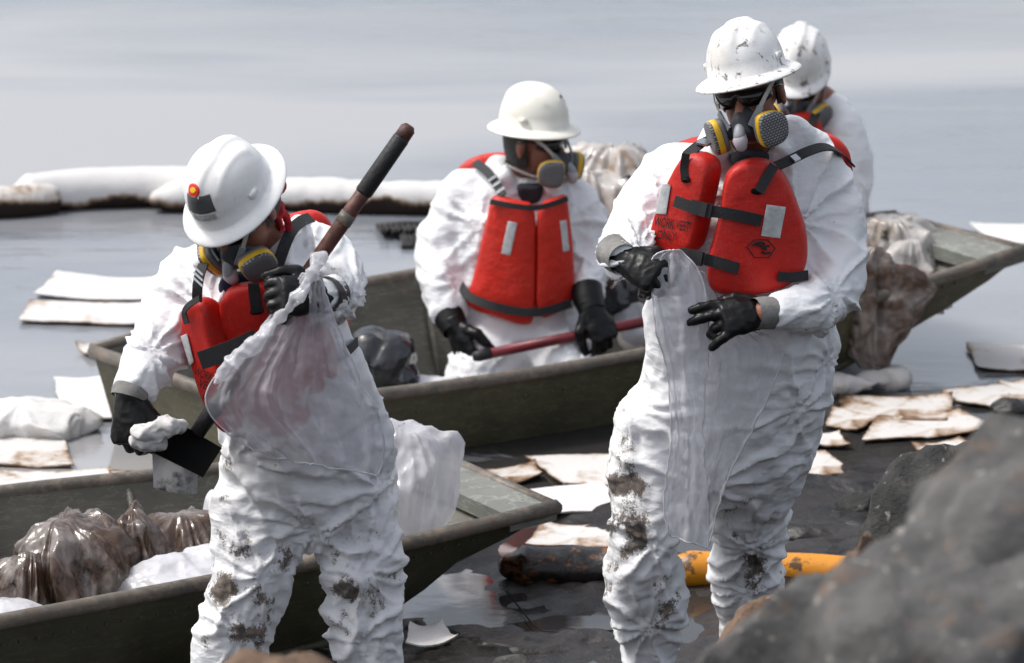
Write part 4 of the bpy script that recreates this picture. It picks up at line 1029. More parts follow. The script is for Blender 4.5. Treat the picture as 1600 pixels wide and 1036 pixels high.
# ================= worker sitting in the middle boat =================
def worker_mid():
    Y = 15.42
    Mh = head_matrix(836, 222, Y - .03, -60, 2, 0, 1.0)
    rows = [(816, 268, Y + .03, 42, .085), (810, 282, Y + .03, 80, .11), (806, 305, Y + .02, 100, .14), (808, 350, Y, 102, .16), (812, 420, Y, 96, .17), (816, 480, Y, 96, .175), (818, 530, Y, 108, .19), (818, 570, Y + .02, 112, .2), (818, 595, Y + .03, 90, .16)]
    legA = [(785, 530, Y - .03, 54), (762, 560, Y - .14, 56), (748, 590, Y - .22, 54), (748, 625, Y - .22, 46)]
    legB = [(852, 528, Y - .03, 54), (876, 556, Y - .14, 56), (888, 585, Y - .22, 54), (888, 622, Y - .22, 46)]
    armA = [(728, 300, Y + .03, 42), (704, 345, Y + .03, 43), (688, 400, Y, 42), (690, 445, Y - .08, 36), (700, 486, Y - .15, 27)]
    armB = [(892, 308, Y + .03, 38), (910, 350, Y + .03, 39), (920, 400, Y, 37), (920, 435, Y - .1, 32), (918, 462, Y - .17, 26)]
    J = [(P(690, 420, Y), .12, 1.2), (P(920, 410, Y), .12, 1.2), (P(740, 570, Y - .2), .12, 1.0), (P(890, 565, Y - .2), .12, 1.0), (P(745, 350, Y - .1), .13, .6), (P(885, 350, Y - .1), .12, .6)]
    pr = person(P(818, 600, Y), rows, [legA, legB, armA, armB], Mh, P(818, 275, Y + .03), [], J, [(P(720, 470, Y - .1), .04, .25), (P(700, 480, Y - .2), .04, .25)], 5.5, .011,
                'worker sitting in the middle boat, head turned right, holding a red shaft', collar=[(P(778, 262, Y + .02), (.05, .06, .05)), (P(862, 288, Y - .08), (.04, .04, .045)), (P(790, 282, Y - .08), (.035, .04, .06))], amp=.9)
    hh = hard_hat(pr, Mh, 'helmet_cream')
    sticker(hh, Mh, 'sticker', 'stickdark', disc(42, .70, 6, .07, 7)); sticker(hh, Mh, 'sticker', 'sticklight', disc(52, .70, 5, .09, 6))
    sticker(hh, Mh, 'sticker', 'stickgrey', disc(22, .78, 6, .07, 6)); sticker(hh, Mh, 'sticker', 'stickgrey', [(-2, .72), (9, .70), (9, .76), (-2, .78)]); sticker(hh, Mh, 'sticker', 'stickred', disc(21, .79, 2.2, .03, 8), .002)
    sunglasses(pr, Mh); respirator(pr, Mh, lower=True); hair_cap(pr, Mh, -.075)
    obj('shirt', pillow([(806, 290), (830, 292), (850, 290), (846, 318), (822, 322), (810, 310)], lambda x, y: Y - .13, .06), 'darkshirt', pr)
    sf = lambda x, y: Y - .225 + 9e-6 * (x - 822) ** 2 - .0001 * (y - 400)
    A = [(768, 305), (810, 318), (838, 322), (838, 420), (836, 505), (820, 512), (780, 500), (732, 484), (728, 470), (742, 430), (752, 380), (762, 340)]
    B = [(838, 322), (870, 312), (886, 306), (890, 340), (897, 400), (898, 470), (880, 488), (836, 506), (838, 420)]
    va = obj('vest_panel', pillow(A, sf, .06, (0, 1, 0), .12, bulge=.008), 'vestcloth', pr); vb = obj('vest_panel', pillow(B, sf, .06, (0, 1, 0), .16, bulge=.008), 'vestcloth', pr)
    obj('back_panel', pillow([(705, 275), (740, 246), (800, 240), (880, 262), (905, 300), (905, 470), (720, 470)], lambda x, y: Y + .19, .06), 'vestcloth', pr)
    obj('collar_strap', ribbon_px([(766, 315), (800, 322), (838, 326), (866, 318), (887, 310)], .018, .005, sf, .011), 'web', pr)
    obj('waist_strap', ribbon_px([(716, 438, Y - .1), (728, 462, Y - .17), (760, 476, Y - .24), (810, 488, Y - .255), (850, 488, Y - .255), (892, 474, Y - .2)], .028, .005), 'web', pr)
    obj('shoulder_strap', ribbon_px([(742, 254, Y + .02), (760, 266, Y - .08), (774, 284, Y - .13), (786, 306, Y - .18)], .03, .005, nrm=(-.3, -.7, .6)), 'web', pr)
    for x, y, yy in ((769, 277, Y - .122), (775, 286, Y - .142), (781, 296, Y - .162)): obj('strap_adjuster', ribbon_px([(x, y, yy), (x + 2, y + 3, yy - .004)], .032, .006, nrm=(-.3, -.7, .6)), 'refl', pr)
    obj('reflective_patch', pillow([(794, 346), (808, 349), (797, 400), (783, 396)], lambda x, y: sf(x, y) - .010, .006, sm=0), 'refl', va)
    obj('reflective_patch', pillow([(875, 346), (885, 344), (890, 392), (880, 394)], lambda x, y: sf(x, y) - .010, .006, sm=0), 'refl', vb)
    for (wpx, fw, ds, sd_, cf) in (((708, 508, Y - .2), (.42, -.35, -.84), (-.75, -.65, -.1), 1, [(697, 482, Y - .14), (703, 498, Y - .17), (712, 516, Y - .2)]),
                              ((922, 478, Y - .22), (.45, -.3, -.84), (.5, -.8, .1), -1, [(916, 452, Y - .16), (919, 466, Y - .19), (925, 486, Y - .22)])):
        g = hand(pr, P(*wpx), fw, ds, sd_, (.75, .8, .85, .9), 1.22, thumb=(.6, .6), seed=int(wpx[0]))
        obj('glove_cuff', MB().tube([P(*q) for q in cf], [.055, .052, .045], 18, cap=False), 'glove', g)
    boots(pr, [Vector((P(790, 600, Y).x, Y + .12, -.09)), Vector((P(850, 600, Y).x, Y + .12, -.09))], (0, 1), .1)
worker_mid()

# ================= worker behind, seen from the side =================
def worker_far():
    Y = 16.15
    Mh = head_matrix(1253, 120, Y - .05, 14, 32, 0, 1.0)
    rows = [(1286, 158, Y + .05, 40, .08), (1292, 175, Y + .05, 52, .11), (1298, 205, Y + .04, 60, .15), (1298, 270, Y + .03, 62, .17), (1292, 340, Y + .02, 64, .18), (1290, 420, Y, 72, .2), (1288, 470, Y, 80, .22), (1288, 500, Y, 60, .2)]
    armA = [(1318, 200, Y - .06, 36), (1330, 260, Y - .1, 36), (1328, 320, Y - .12, 34), (1300, 370, Y - .18, 28), (1270, 395, Y - .2, 22)]
    armB = [(1275, 200, Y + .2, 36), (1270, 270, Y + .22, 35), (1255, 330, Y + .2, 32), (1235, 375, Y + .15, 24)]
    legA = [(1305, 470, Y - .05, 50), (1312, 480, Y - .2, 48), (1314, 500, Y - .32, 44), (1312, 545, Y - .32, 36)]
    legB = [(1265, 470, Y - .05, 50), (1256, 480, Y - .2, 48), (1254, 500, Y - .32, 44), (1256, 545, Y - .32, 36)]
    pr = person(P(1288, 510, Y), rows, [armA, armB, legA, legB], Mh, P(1284, 165, Y + .05), [], [(P(1330, 300, Y), .12, 1.0)], [], 11.3, .012,
                'worker in white farthest back, head bowed, partly hidden behind the man opening a bag', collar=[(P(1300, 165, Y + .03), (.07, .09, .05))], amp=.9)
    hard_hat(pr, Mh, 'helmet_dirty', 'cap'); respirator(pr, Mh, lower=True); hair_cap(pr, Mh, -.07); sunglasses(pr, Mh)
    obj('vest_panel', pillow([(1225, 190), (1250, 178), (1272, 178), (1288, 200), (1292, 260), (1292, 380), (1230, 380), (1222, 280)], lambda x, y: Y - .17, .07), 'vestcloth', pr)
    obj('shoulder_strap', ribbon_px([(1284, 160, Y - .1), (1276, 175, Y - .16), (1268, 195, Y - .19)], .03, .005, nrm=(-.3, -.8, .4)), 'web', pr)
    for wp in ((1266, 398, Y - .21), (1230, 380, Y + .14)):
        hand(pr, P(*wp), (-.8, -.2, -.55), (0, -.6, .8), 1, (.8, .8, .9, .9), 1.15, seed=int(wp[0]))
worker_far()

# ---------------------------------------------------------------- tools
def shovel():
    top, low = P(641, 196, 11.50), P(318, 662, 11.40)
    ax = (low - top); L = ax.length; ax.normalize()
    t = empty('shovel', low); tag(t, 'long shovel with rusty brown shaft and square black oiled blade', 'shovel')
    obj('shaft', MB().tube([top + ax * .045, top + ax * .3, top + ax * .6, low - ax * .05], [.0195, .0195, .019, .018], 14), 'rust', t)
    obj('shaft_end', MB().tube([top, top + ax * .01, top + ax * .05], [.012, .020, .0205], 14), 'rust', t)
    obj('rubber_grip', MB().tube([top + ax * .035, top + ax * .04, top + ax * .20, top + ax * .205], [.020, .0215, .0225, .0205], 16), 'grip', t)
    obj('tape_wrap', MB().tube([top + ax * .265, top + ax * .295], [.0212, .0212], 14), 'rail', t)
    obj('ferrule', MB().tube([low - ax * .10, low - ax * .06, low + ax * .03], [.020, .023, .020], 14), 'grip', t)
    c = [(292, 668), (347, 700), (317, 746), (232, 704)]
    y0 = 11.405; rows = []; rb = []
    for i in range(9):
        r = []; q = []
        for j in range(9):
            u, v = i / 8, j / 8
            x = (1 - u) * ((1 - v) * c[0][0] + v * c[1][0]) + u * ((1 - v) * c[3][0] + v * c[2][0])
            y = (1 - u) * ((1 - v) * c[0][1] + v * c[1][1]) + u * ((1 - v) * c[3][1] + v * c[2][1])
            d = .02 * (4 * (v - .5) ** 2) + .012 * math.sin(u * 2)
            r.append(P(x, y, y0 - d)); q.append(P(x, y, y0 - d + .006))
        rows.append(r); rb.append(q)
    m = MB(); m.grid(rows); m.grid(rb)
    for a, b in zip(rows, rb): pass
    edge = [(0, j) for j in range(9)] + [(i, 8) for i in range(1, 9)] + [(8, j) for j in range(7, -1, -1)] + [(i, 0) for i in range(7, 0, -1)]
    m.loft([[rows[i][j] for i, j in edge], [rb[i][j] for i, j in edge]], cap=False)
    obj('blade', m, 'oil_shade_black', t)
shovel()

def crumple(name, parts, voxel, amp, f, seed, mat, label, cat, stain=0.0, base=None, aniso=(1, 1, 1)):
    m = MB()
    for p in parts:
        m.ell(p[0], p[1], p[2] if len(p) > 2 else None)
    me = remesh(m, voxel * .8, 2); c = getco(me); no = getno(me); q = c * np.array(aniso); q = q + .05 * np.stack([pn(q * 5 + seed), pn(q * 5 + seed + 9), pn(q * 5 + seed + 21)], 1)
    setco(me, c + no * (amp * (2.0 * worley(q * f * .85 + seed, 1.2) + .55 * worley(q * f * 1.7 + seed + 9, 1.4) + .22 * worley(q * f * 4 + seed + 19, 1.5) + .3 * pn(q * f * .5)))[:, None]); c = getco(me)
    fattr(me, 'stain', np.full(len(c), stain))
    lo = c[:, 2].min()
    o = link(name, me, mat, None, (c[:, 0].mean(), c[:, 1].mean(), lo)); return tag(o, label, cat)

# oily pad in the bending worker's glove: crumpled upper part and a flap below
def wipe_pad():
    m = MB()
    for a, b, y, r in ((238, 672, 11.36, (.045, .03, .025)), (262, 668, 11.36, (.035, .03, .022)), (222, 690, 11.37, (.03, .03, .022)), (240, 692, 11.37, (.04, .025, .025)), (276, 664, 11.375, (.02, .02, .018))): m.ell(P(a, b, y), r)
    me = remesh(m, .004, 1); c = getco(me); no = getno(me)
    setco(me, c + no * (.030 * worley(c * 20 + 4, 1.3) + .010 * worley(c * 45 + 4, 1.3))[:, None]); c = getco(me); fattr(me, 'stain', np.full(len(c), .35))
    c = getco(me); o = link('absorbent_wipe', me, 'rag', None, (c[:, 0].mean(), c[:, 1].mean(), c[:, 2].min())); tag(o, 'crumpled white pad smeared with black oil, in the bending worker\'s glove', 'pad')
    rows = []
    for i in range(14):
        v = i / 13; r = []
        for j in range(14):
            u = j / 13; x = 237 + 74 * u + 3 * v * (1 - 2 * u); y = 690 + (72 + 10 * math.sin(u * 2)) * v
            r.append(P(x, y, 11.425 + .012 * math.sin(u * 5 + v * 2) + .01 * v))
        rows.append(r)
    f = MB(); f.grid(rows); f.grid([[p + Vector((0, .006, 0)) for p in r] for r in rows])
    q = obj('flap', f, 'rag', o); fattr(q.data, 'stain', np.full(len(q.data.vertices), .45))
wipe_pad()

def shaft_tool():
    Y = 15.12
    a, b = P(762, 553, Y - .02), P(1030, 498, Y + .12)
    t = empty('pole_tool', a); tag(t, 'dark red pole across the lap of the worker in the middle boat', 'pole')
    d = (b - a).normalized()
    obj('shaft', MB().tube([a, a.lerp(b, .5), b + d * .25], .0175, 12), 'redshaft', t)
    obj('grip', MB().tube([a - d * .05, a - d * .03, a + d * .01], [.014, .02, .019], 12), 'grip', t)
    obj('blade', MB().ell(b + d * .34, (.11, .012, .085), Matrix.Rotation(-.2, 3, 'Y')), 'oil_shade_black', t)
shaft_tool()

# ---------------------------------------------------------------- plastic bags
def sheet(rows_px, nu, nv, fold, seed, Yf):
    """rows_px: list of (left (px,py), right (px,py)) from top to bottom."""
    Ls = resample(smoothline([(a[0], a[1], 0) for a, b in rows_px], 2), nv); Rs = resample(smoothline([(b[0], b[1], 0) for a, b in rows_px], 2), nv)
    U, V = np.meshgrid(np.linspace(0, 1, nu), np.linspace(0, 1, nv))
    uu, vv = U.ravel(), V.ravel()
    dsp = fold(uu, vv, seed)
    rows = []; k = 0
    for i in range(nv):
        r = []
        for j in range(nu):
            u = uu[k]; p = Ls[i].lerp(Rs[i], u); r.append(P(p.x, p.y, Yf(u, vv[k]) - dsp[k])); k += 1
        rows.append(r)
    return rows
def fan_fold(amp, f, v0=.1):
    def fn(u, v, s_):
        w_ = u + .05 * pn(np.stack([u * 2, v * 1.5, u * 0 + s_], 1))
        a = 0
        for k, (ff, ph, am) in enumerate(((f * .33, .1, 1.0), (f * .71, .37, .55), (f * 1.3, .7, .22))):
            g = np.clip(.55 + 1.3 * pn(np.stack([u * 2 + k * 7, v * 1.2, u * 0 + s_ + k], 1)), 0, 1)
            a = a + am * g * ((1 - tri(w_ * ff + ph + s_ * .13 + .10 * v * (k - 1))) ** 1.7 - .35)
        q3 = np.stack([u * .26, v * .32, u * 0], 1)
        c = facets(q3, s_ + 1, 9, 7, 24, 0, .35, 1.6, 1.2)
        return amp * (v0 + v * (1 - v0)) * a + .05 * c
    return fn
def filmobj(name, mb, mat, parent, seed):
    me = bpy.data.meshes.new(name); me.from_pydata(mb.v, [], mb.f); me.update()
    me = crease(me, seed, .08, .04, .018, .004, 80); c = getco(me); no = getno(me)
    setco(me, c + no * (.022 * worley(c * np.array([11, 11, 5.]) + seed, 1.3) + .007 * worley(c * np.array([24, 24, 14.]) + seed, 1.3))[:, None])
    o = link(name, me, mat, parent)
    bm = bmesh.new(); bm.from_mesh(me); bm.edges.ensure_lookup_table()
    nxt = {}
    for e in bm.edges:
        if e.is_boundary: nxt.setdefault(e.verts[0].index, []).append(e.verts[1].index); nxt.setdefault(e.verts[1].index, []).append(e.verts[0].index)
    if nxt:
        st_ = next(iter(nxt)); loop_ = [st_]; prev = None; cur = st_
        while True:
            c2 = [q for q in nxt[cur] if q != prev]
            if not c2 or c2[0] == st_: break
            prev, cur = cur, c2[0]; loop_.append(cur)
            if len(loop_) > 5000: break
        bm.verts.ensure_lookup_table(); off = Vector(ORG[parent.name])
        pts = [bm.verts[i].co + off for i in loop_[::2]]; pts.append(pts[0])
        obj('rim', MB().tube(pts, .0022, 5), 'films', parent)
    bm.free(); return o
def bag_left():
    t = empty('plastic_bag', P(470, 735, 11.5)); tag(t, 'clear plastic bag hanging from the bending worker\'s raised glove, over his red vest', 'bag')
    rw = [((470, 428), (504, 432)), ((440, 478), (510, 470)), ((398, 525), (528, 520)), ((345, 578), (556, 580)), ((320, 615), (585, 630)), ((330, 652), (598, 680)), ((372, 690), (600, 720)), ((420, 712), (590, 742))]
    m = MB().grid(sheet(rw, 56, 50, fan_fold(.06, 5.2, .25), 2.0, lambda u, v: 11.325 + .05 * v + .02 * (2 * u - 1) ** 2)); filmobj('front_film', m, 'film', t, 2.0)
    rw2 = [((474, 430), (503, 434)), ((450, 478), (508, 474)), ((405, 528), (524, 525)), ((352, 585), (548, 585)), ((334, 625), (575, 640)), ((350, 660), (585, 690)), ((400, 695), (578, 728))]
    m = MB().grid(sheet(rw2, 40, 36, fan_fold(.03, 6.5, .2), 7.0, lambda u, v: 11.37 + .06 * v)); filmobj('back_film', m, 'film', t, 7.0)
    # rolled, bunched mouth of the bag along its upper left rim and above the glove
    pts = smoothline([(504, 396, 11.38), (490, 420, 11.33), (476, 452, 11.30), (445, 488, 11.30), (408, 526, 11.30), (365, 562, 11.31), (336, 596, 11.32)], 2)
    rr = [M_(9, 11.4), M_(14, 11.4), M_(10, 11.4), M_(10, 11.4), M_(13, 11.4), M_(14, 11.4), M_(6, 11.4)]
    rad = list(np.interp(np.linspace(0, 1, len(pts)), np.linspace(0, 1, 7), rr))
    me = remesh(MB().tube([P(*p) for p in pts], rad, 16, flat=.6, ball=True), .0045, 1); c = getco(me); no = getno(me)
    q = c @ np.array(Matrix.Rotation(-.72, 3, 'Y')).T
    setco(me, c + no * (.018 * worley(q * np.array([12, 30, 30.]), 1.2) + .007 * worley(q * np.array([30, 60, 60.]), 1.2))[:, None]); link('bunched_mouth', me, 'filmw', t)
bag_left()
def bag_right():
    t = empty('plastic_bag', P(1090, 850, 11.9)); tag(t, 'long clear plastic bag hanging from the gloves of the worker standing on the right', 'bag')
    rw = [((1040, 392), (1066, 392)), ((1016, 402), (1090, 420)), ((1018, 470), (1106, 470)), ((1030, 545), (1108, 540)), ((1046, 610), (1100, 610)), ((1052, 670), (1098, 680)), ((1042, 740), (1104, 760)), ((1036, 800), (1108, 830)), ((1042, 832), (1106, 856))]
    m = MB().grid(sheet(rw, 26, 70, fan_fold(.05, 2.6, .6), 4.0, lambda u, v: 11.90 - .04 * min(1, v * 4) + .03 * u)); filmobj('front_film', m, 'filmw', t, 4.0)
    rw2 = [((1020, 405), (1100, 425)), ((1030, 470), (1135, 490)), ((1040, 530), (1200, 520)), ((1050, 560), (1228, 545)), ((1056, 620), (1205, 610)), ((1062, 690), (1165, 690)), ((1056, 760), (1130, 760)), ((1048, 825), (1108, 850))]
    m = MB().grid(sheet(rw2, 44, 60, fan_fold(.045, 4.5, .5), 9.0, lambda u, v: 11.93 + .05 * u)); filmobj('back_film', m, 'film', t, 9.0)
bag_right()

def R2(a, ax='Z'): return Matrix.Rotation(a, 3, ax)
def pc(px, py, Y): return P(px, py, Y)
def mound(name, lobes, mat, label, cat, seed, ex=.65, pe=1.75):
    """plastic heaped up: every lobe falls from a gathered peak in pleats. lobes: peak, base z, rx, ry, pleats"""
    m = MB()
    for li, (pk, bz, rx, ry, npl) in enumerate(lobes):
        nt_, na = 46, 150; T, A = np.meshgrid(np.linspace(0.0, 1, nt_), np.linspace(0, 2 * math.pi, na, endpoint=False), indexing='ij')
        t, a = T.ravel(), A.ravel(); sd_ = seed + li * 3.1; ca, sa = np.cos(a), np.sin(a); hgt = pk.z - bz
        ph = a / (2 * math.pi) * npl + .55 * pn(np.stack([ca * 1.3 + sd_, sa * 1.3, t * .9], 1))
        g = np.clip(.6 + 1.2 * pn(np.stack([ca * 1.1, sa * 1.1, t * .6 + sd_], 1)), .1, 1.2)
        pl = g * ((1 - tri(ph)) ** 1.25 - .4) + .45 * ((1 - tri(ph * 2.37 + .3)) ** 1.3 - .4)
        lf = 1 + .55 * pn(np.stack([ca * .9 + sd_, sa * .9, t * .8 + sd_], 1))
        r = lf * np.sin(np.clip(t, 0, 1) ** ex * pe) * (1 + .30 * pl * np.clip(1.25 - .75 * t, 0, 1)); r = np.where(t < .02, .02, r)
        z = hgt * (1 - np.sqrt(t ** 2 + .006) ** 1.35 + .02)
        lean = np.random.RandomState(int(sd_ * 31)).uniform(-.45, .45)
        p = np.stack([rx * r * ca - lean * rx * t, ry * r * sa, z * (1 + .25 * pn(np.stack([ca * 1.2, sa * 1.2 + sd_, t], 1)) * t)], 1); s0 = np.array([sd_ * 3, -sd_, sd_])
        q = p + .03 * np.stack([pn(p * 8 + s0), pn(p * 8 + s0 + 4), pn(p * 8 + s0 + 8)], 1)
        w_ = .048 * worley(q * np.array([8, 8, 6.]) + s0, 1.2) + .014 * worley(q * np.array([22, 22, 14.]) + s0, 1.3)
        p = p * (1 + (w_ / max(.05, min(rx, ry)))[:, None] * np.array([1, 1, .35])); p += np.array([pk.x, pk.y, bz])
        m.add([tuple(x) for x in p], [(i * na + j, i * na + (j + 1) % na, (i + 1) * na + (j + 1) % na, (i + 1) * na + j) for i in range(nt_ - 1) for j in range(na)])
    o = obj(name, m, mat, recalc=True); fattr(o.data, 'stain', np.full(len(o.data.vertices), -.6)); return tag(o, label, cat)
# foreground boat load
mound('plastic_bag', [(P(95, 802, 12.55), .0, .16, .17, 8), (P(158, 800, 12.62), .0, .13, .15, 7), (P(50, 860, 12.45), .0, .10, .13, 6)], 'filmb', 'brown oil-stained plastic bag, leftmost heap in the foreground boat', 'bag', 1.0)
mound('plastic_bag', [(P(208, 798, 12.66), .0, .09, .14, 6), (P(285, 797, 12.78), .0, .17, .17, 8)], 'filmb', 'dark brown oily plastic bag in the foreground boat, beside the bending worker\'s leg', 'bag', 4.0)
crumple('plastic_bag', [(P(285, 912, 12.50), (.15, .12, .075)), (P(230, 930, 12.46), (.10, .10, .05)), (P(330, 905, 12.55), (.10, .12, .09))], .007, .03, 7, 6.5, 'films', 'white plastic bag lying along the near gunwale of the foreground boat', 'bag')
mound('plastic_bag', [(P(632, 664, 12.92), .13, .13, .11, 6)], 'filmw', 'milky plastic bag standing in the bow of the foreground boat', 'bag', 8.5, .62, 2.45)
crumple('plastic_bag', [(P(335, 800, 12.85), (.035, .05, .06))], .006, .015, 9, 9.5, 'films', 'small white bag corner showing behind the bending worker\'s thigh', 'bag')
crumple('plastic_bag', [(P(15, 962, 12.30), (.11, .09, .04)), (P(40, 958, 12.30), (.04, .06, .03))], .007, .012, 8, 10.5, 'films', 'flat white bag at the far left end of the foreground boat', 'bag')
o = obj('pole', MB().tube([P(-60, 915, 12.42), P(60, 927, 12.46), P(178, 936, 12.55)], [.02, .02, .017], 12, ball=True), 'grip'); tag(o, 'black pole lying across the bags in the foreground boat', 'pole')
# middle boat load
crumple('plastic_bag', [(P(600, 575, 15.0), (.10, .14, .12)), (P(575, 555, 15.0), (.09, .12, .10)), (P(632, 595, 14.95), (.06, .09, .06))], .009, .03, 5, 12.5, 'filmk', 'dark grey garbage bag in the middle boat, beside the bending worker\'s back', 'bag')
crumple('plastic_bag', [(P(690, 604, 14.95), (.09, .06, .03)), (P(745, 596, 15.0), (.06, .06, .03))], .008, .022, 9, 13.5, 'films', 'crumpled white rag on the floor before the seated worker', 'rag')
mound('plastic_bag', [(P(962, 226, 16.15), -.05, .20, .2, 9), (P(925, 262, 16.05), -.05, .17, .2, 8), (P(1000, 262, 16.15), -.05, .15, .2, 7)], 'filmp', 'tall pale brown-stained bag heaped between the seated worker and the man opening a bag', 'bag', 14.5, .5)
crumple('plastic_bag', [(P(965, 465, 15.55), (.06, .07, .07)), (P(985, 455, 15.55), (.05, .06, .06))], .008, .02, 8, 15.5, 'filmk', 'small black bag beside the seated worker\'s left glove', 'bag')
crumple('plastic_bag', [(P(985, 495, 15.5), (.06, .06, .06)), (P(995, 520, 15.45), (.05, .06, .05))], .008, .02, 8, 16.5, 'filmw', 'small clear bag under the black bag beside the red pole', 'bag')
mound('plastic_bag', [(P(1392, 338, 15.9), .16, .13, .14, 8), (P(1425, 375, 15.8), .18, .09, .10, 7)], 'filmp', 'pale clear bag in the raised bow of the middle boat', 'bag', 17.5, .5)
mound('plastic_bag', [(P(1366, 398, 15.46), .055, .125, .06, 7), (P(1345, 425, 15.44), .14, .07, .06, 6)], 'filmb', 'brown oily bag hanging over the side of the middle boat', 'bag', 18.5, .85, 2.75)

# ---------------------------------------------------------------- pads, booms and debris on the water
def pad(quad, label, mat='pad', z=.006, seed=0, curl=.02, name='absorbent_pad', edge=0.0, cat='pad', th=.005):
    q = [G(x, y, z) for x, y in quad]; n = 26; U, V = np.meshgrid(np.linspace(0, 1, n), np.linspace(0, 1, n)); u, v = U.ravel(), V.ravel()
    Q = [np.array(p) for p in q]
    p = ((1 - u) * (1 - v))[:, None] * Q[0] + (u * (1 - v))[:, None] * Q[1] + (u * v)[:, None] * Q[2] + ((1 - u) * v)[:, None] * Q[3]
    e = np.minimum(np.minimum(u, 1 - u), np.minimum(v, 1 - v))
    s_ = np.array([seed, seed * 2, 0.0])
    jit = np.stack([pn(p * 9 + s_), pn(p * 9 + s_ + 7), np.zeros(len(p))], 1) * .007 + np.stack([pn(p * 30 + s_), pn(p * 30 + s_ + 7), np.zeros(len(p))], 1) * .004
    p = p + jit
    cor = ((2 * u - 1) ** 2 * (2 * v - 1) ** 2)
    p[:, 2] += .005 * pn(p * 5 + s_) + .004 * worley(p * 8 + s_) + curl * cor * np.clip(.5 + 1.6 * pn(p * 1.7 + s_ + 3), 0, 1) + .004
    p[:, 2] = np.maximum(p[:, 2] - .006 * np.clip(1.6 * pn(p * 3 + s_ + 9), 0, 1) * np.exp(-e / .12), -.006)
    m = MB(); top = [Vector(x) + Vector((0, 0, th)) for x in p]; bot = [Vector(x) for x in p]
    m.add(top, [(i * n + j, i * n + j + 1, (i + 1) * n + j + 1, (i + 1) * n + j) for i in range(n - 1) for j in range(n - 1)])
    m.add(bot, [(i * n + j, (i + 1) * n + j, (i + 1) * n + j + 1, i * n + j + 1) for i in range(n - 1) for j in range(n - 1)])
    ed = [(0, j) for j in range(n)] + [(i, n - 1) for i in range(1, n)] + [(n - 1, j) for j in range(n - 2, -1, -1)] + [(i, 0) for i in range(n - 2, 0, -1)]
    m.loft([[top[i * n + j] for i, j in ed], [bot[i * n + j] for i, j in ed]], cap=False)
    o = obj(name, m, mat); st = np.exp(-e / .05) * .9 + edge
    fattr(o.data, 'stain', np.resize(np.concatenate([st, st, np.full(2 * len(ed), .9)]), len(o.data.vertices)))
    sharp(o, 50); return tag(o, label, cat)
pad([(88, 430), (252, 440), (236, 474), (52, 464)], 'white pad floating on open water, farther of the pair by the left boom', 'pad', seed=1, edge=-.1)
pad([(48, 472), (240, 478), (222, 510), (32, 504)], 'grubby white pad floating on open water, nearer of the pair by the left boom', 'pad2', seed=2, edge=-.35)
pad([(118, 545), (192, 536), (205, 552), (140, 560)], 'small brownish pad against the far left corner of the middle boat', 'pad2', seed=3)
pad([(84, 596), (190, 590), (200, 656), (100, 659)], 'clean white square pad floating left of the middle boat', 'pad', seed=4, edge=-.3, curl=.01)
pad([(-60, 684), (100, 684), (114, 731), (-60, 726)], 'brown-stained pad at the left edge under the draped white cloth', 'pad2', seed=5, edge=.0)
pad([(-60, 736), (172, 742), (190, 772), (-60, 775)], 'muddy pad at the left edge just behind the foreground boat', 'pad2', seed=6, edge=.1)
pad([(170, 745), (300, 735), (330, 752), (200, 770)], 'narrow muddy pad behind the foreground boat, below the wiped shovel', 'pad2', seed=7, edge=.2)
pad([(818, 716), (960, 712), (985, 762), (880, 758)], 'white pad with brown stained edge behind the standing worker\'s leg', 'pad2', seed=8, edge=-.25)
pad([(826, 766), (940, 757), (985, 800), (850, 806)], 'clean white pad in front of the foreground boat\'s bow', 'pad', seed=9, edge=-.4, curl=.0, z=.02)
pad([(848, 824), (940, 828), (985, 862), (820, 858)], 'brown speckled pad lying above the black oiled boom', 'pad2', seed=10, edge=.12)
pad([(1308, 622), (1490, 624), (1480, 662), (1318, 655)], 'tan and white pad lying flat below the brown hanging bag', 'pad3', seed=11, edge=-.1)
pad([(1372, 656), (1500, 650), (1582, 676), (1345, 692)], 'large dirty white pad with black curled edge on the right', 'pad3', seed=12, edge=-.3)
pad([(1508, 540), (1660, 542), (1660, 582), (1530, 580)], 'white pad with brown edge at the right rim, below the boat\'s bow', 'pad3', seed=13, edge=-.7)
pad([(1470, 618), (1640, 590), (1660, 650), (1500, 632)], 'muddy pale pad at the right rim beside the dark lump', 'pad3', seed=14, edge=-.3)
pad([(1262, 678), (1310, 680), (1330, 702), (1268, 700)], 'small pale pad between the standing worker\'s hip and the large dirty pad', 'pad2', seed=15)
pad([(1232, 706), (1290, 708), (1336, 742), (1240, 756)], 'brown oiled pad beside the standing worker\'s thigh', 'pad3', seed=16, edge=-.25)
pad([(1516, 355), (1700, 350), (1700, 384), (1560, 382)], 'white pad on the water beyond the raised bow', 'pad', seed=17, edge=-.3)
pad([(640, 985), (690, 978), (715, 1004), (636, 1018)], 'small torn white sheet on wet mud beside the bending worker\'s shin', 'pad', seed=18, edge=-.2, name='plastic_scrap', cat='scrap', z=.03)
pad([(1420, 700), (1500, 690), (1560, 706), (1470, 730)], 'muddy pad half under the large dirty pad\'s black edge', 'pad3', seed=19, edge=-.1)
pad([(1300, 640), (1372, 655), (1340, 676), (1290, 668)], 'brown scrap of pad beside the standing worker\'s left hip', 'pad3', seed=20, edge=-.1)
pad([(1560, 600), (1660, 606), (1660, 628), (1575, 622)], 'grubby pad floating behind the dark lump at the right rim', 'pad2', seed=21, edge=.1)
pad([(738, 742), (836, 726), (850, 748), (765, 768)], 'brown oily pad between the two boats, beside the foreground bow', 'pad3', seed=22, edge=.1)
mound('cloth', [(P(34, 627, 14.9), .0, .17, .13, 6), (P(-40, 632, 14.9), .0, .16, .13, 6)], 'pad', 'white cloth draped in a hump at the left edge', 'cloth', 21.0, .8)
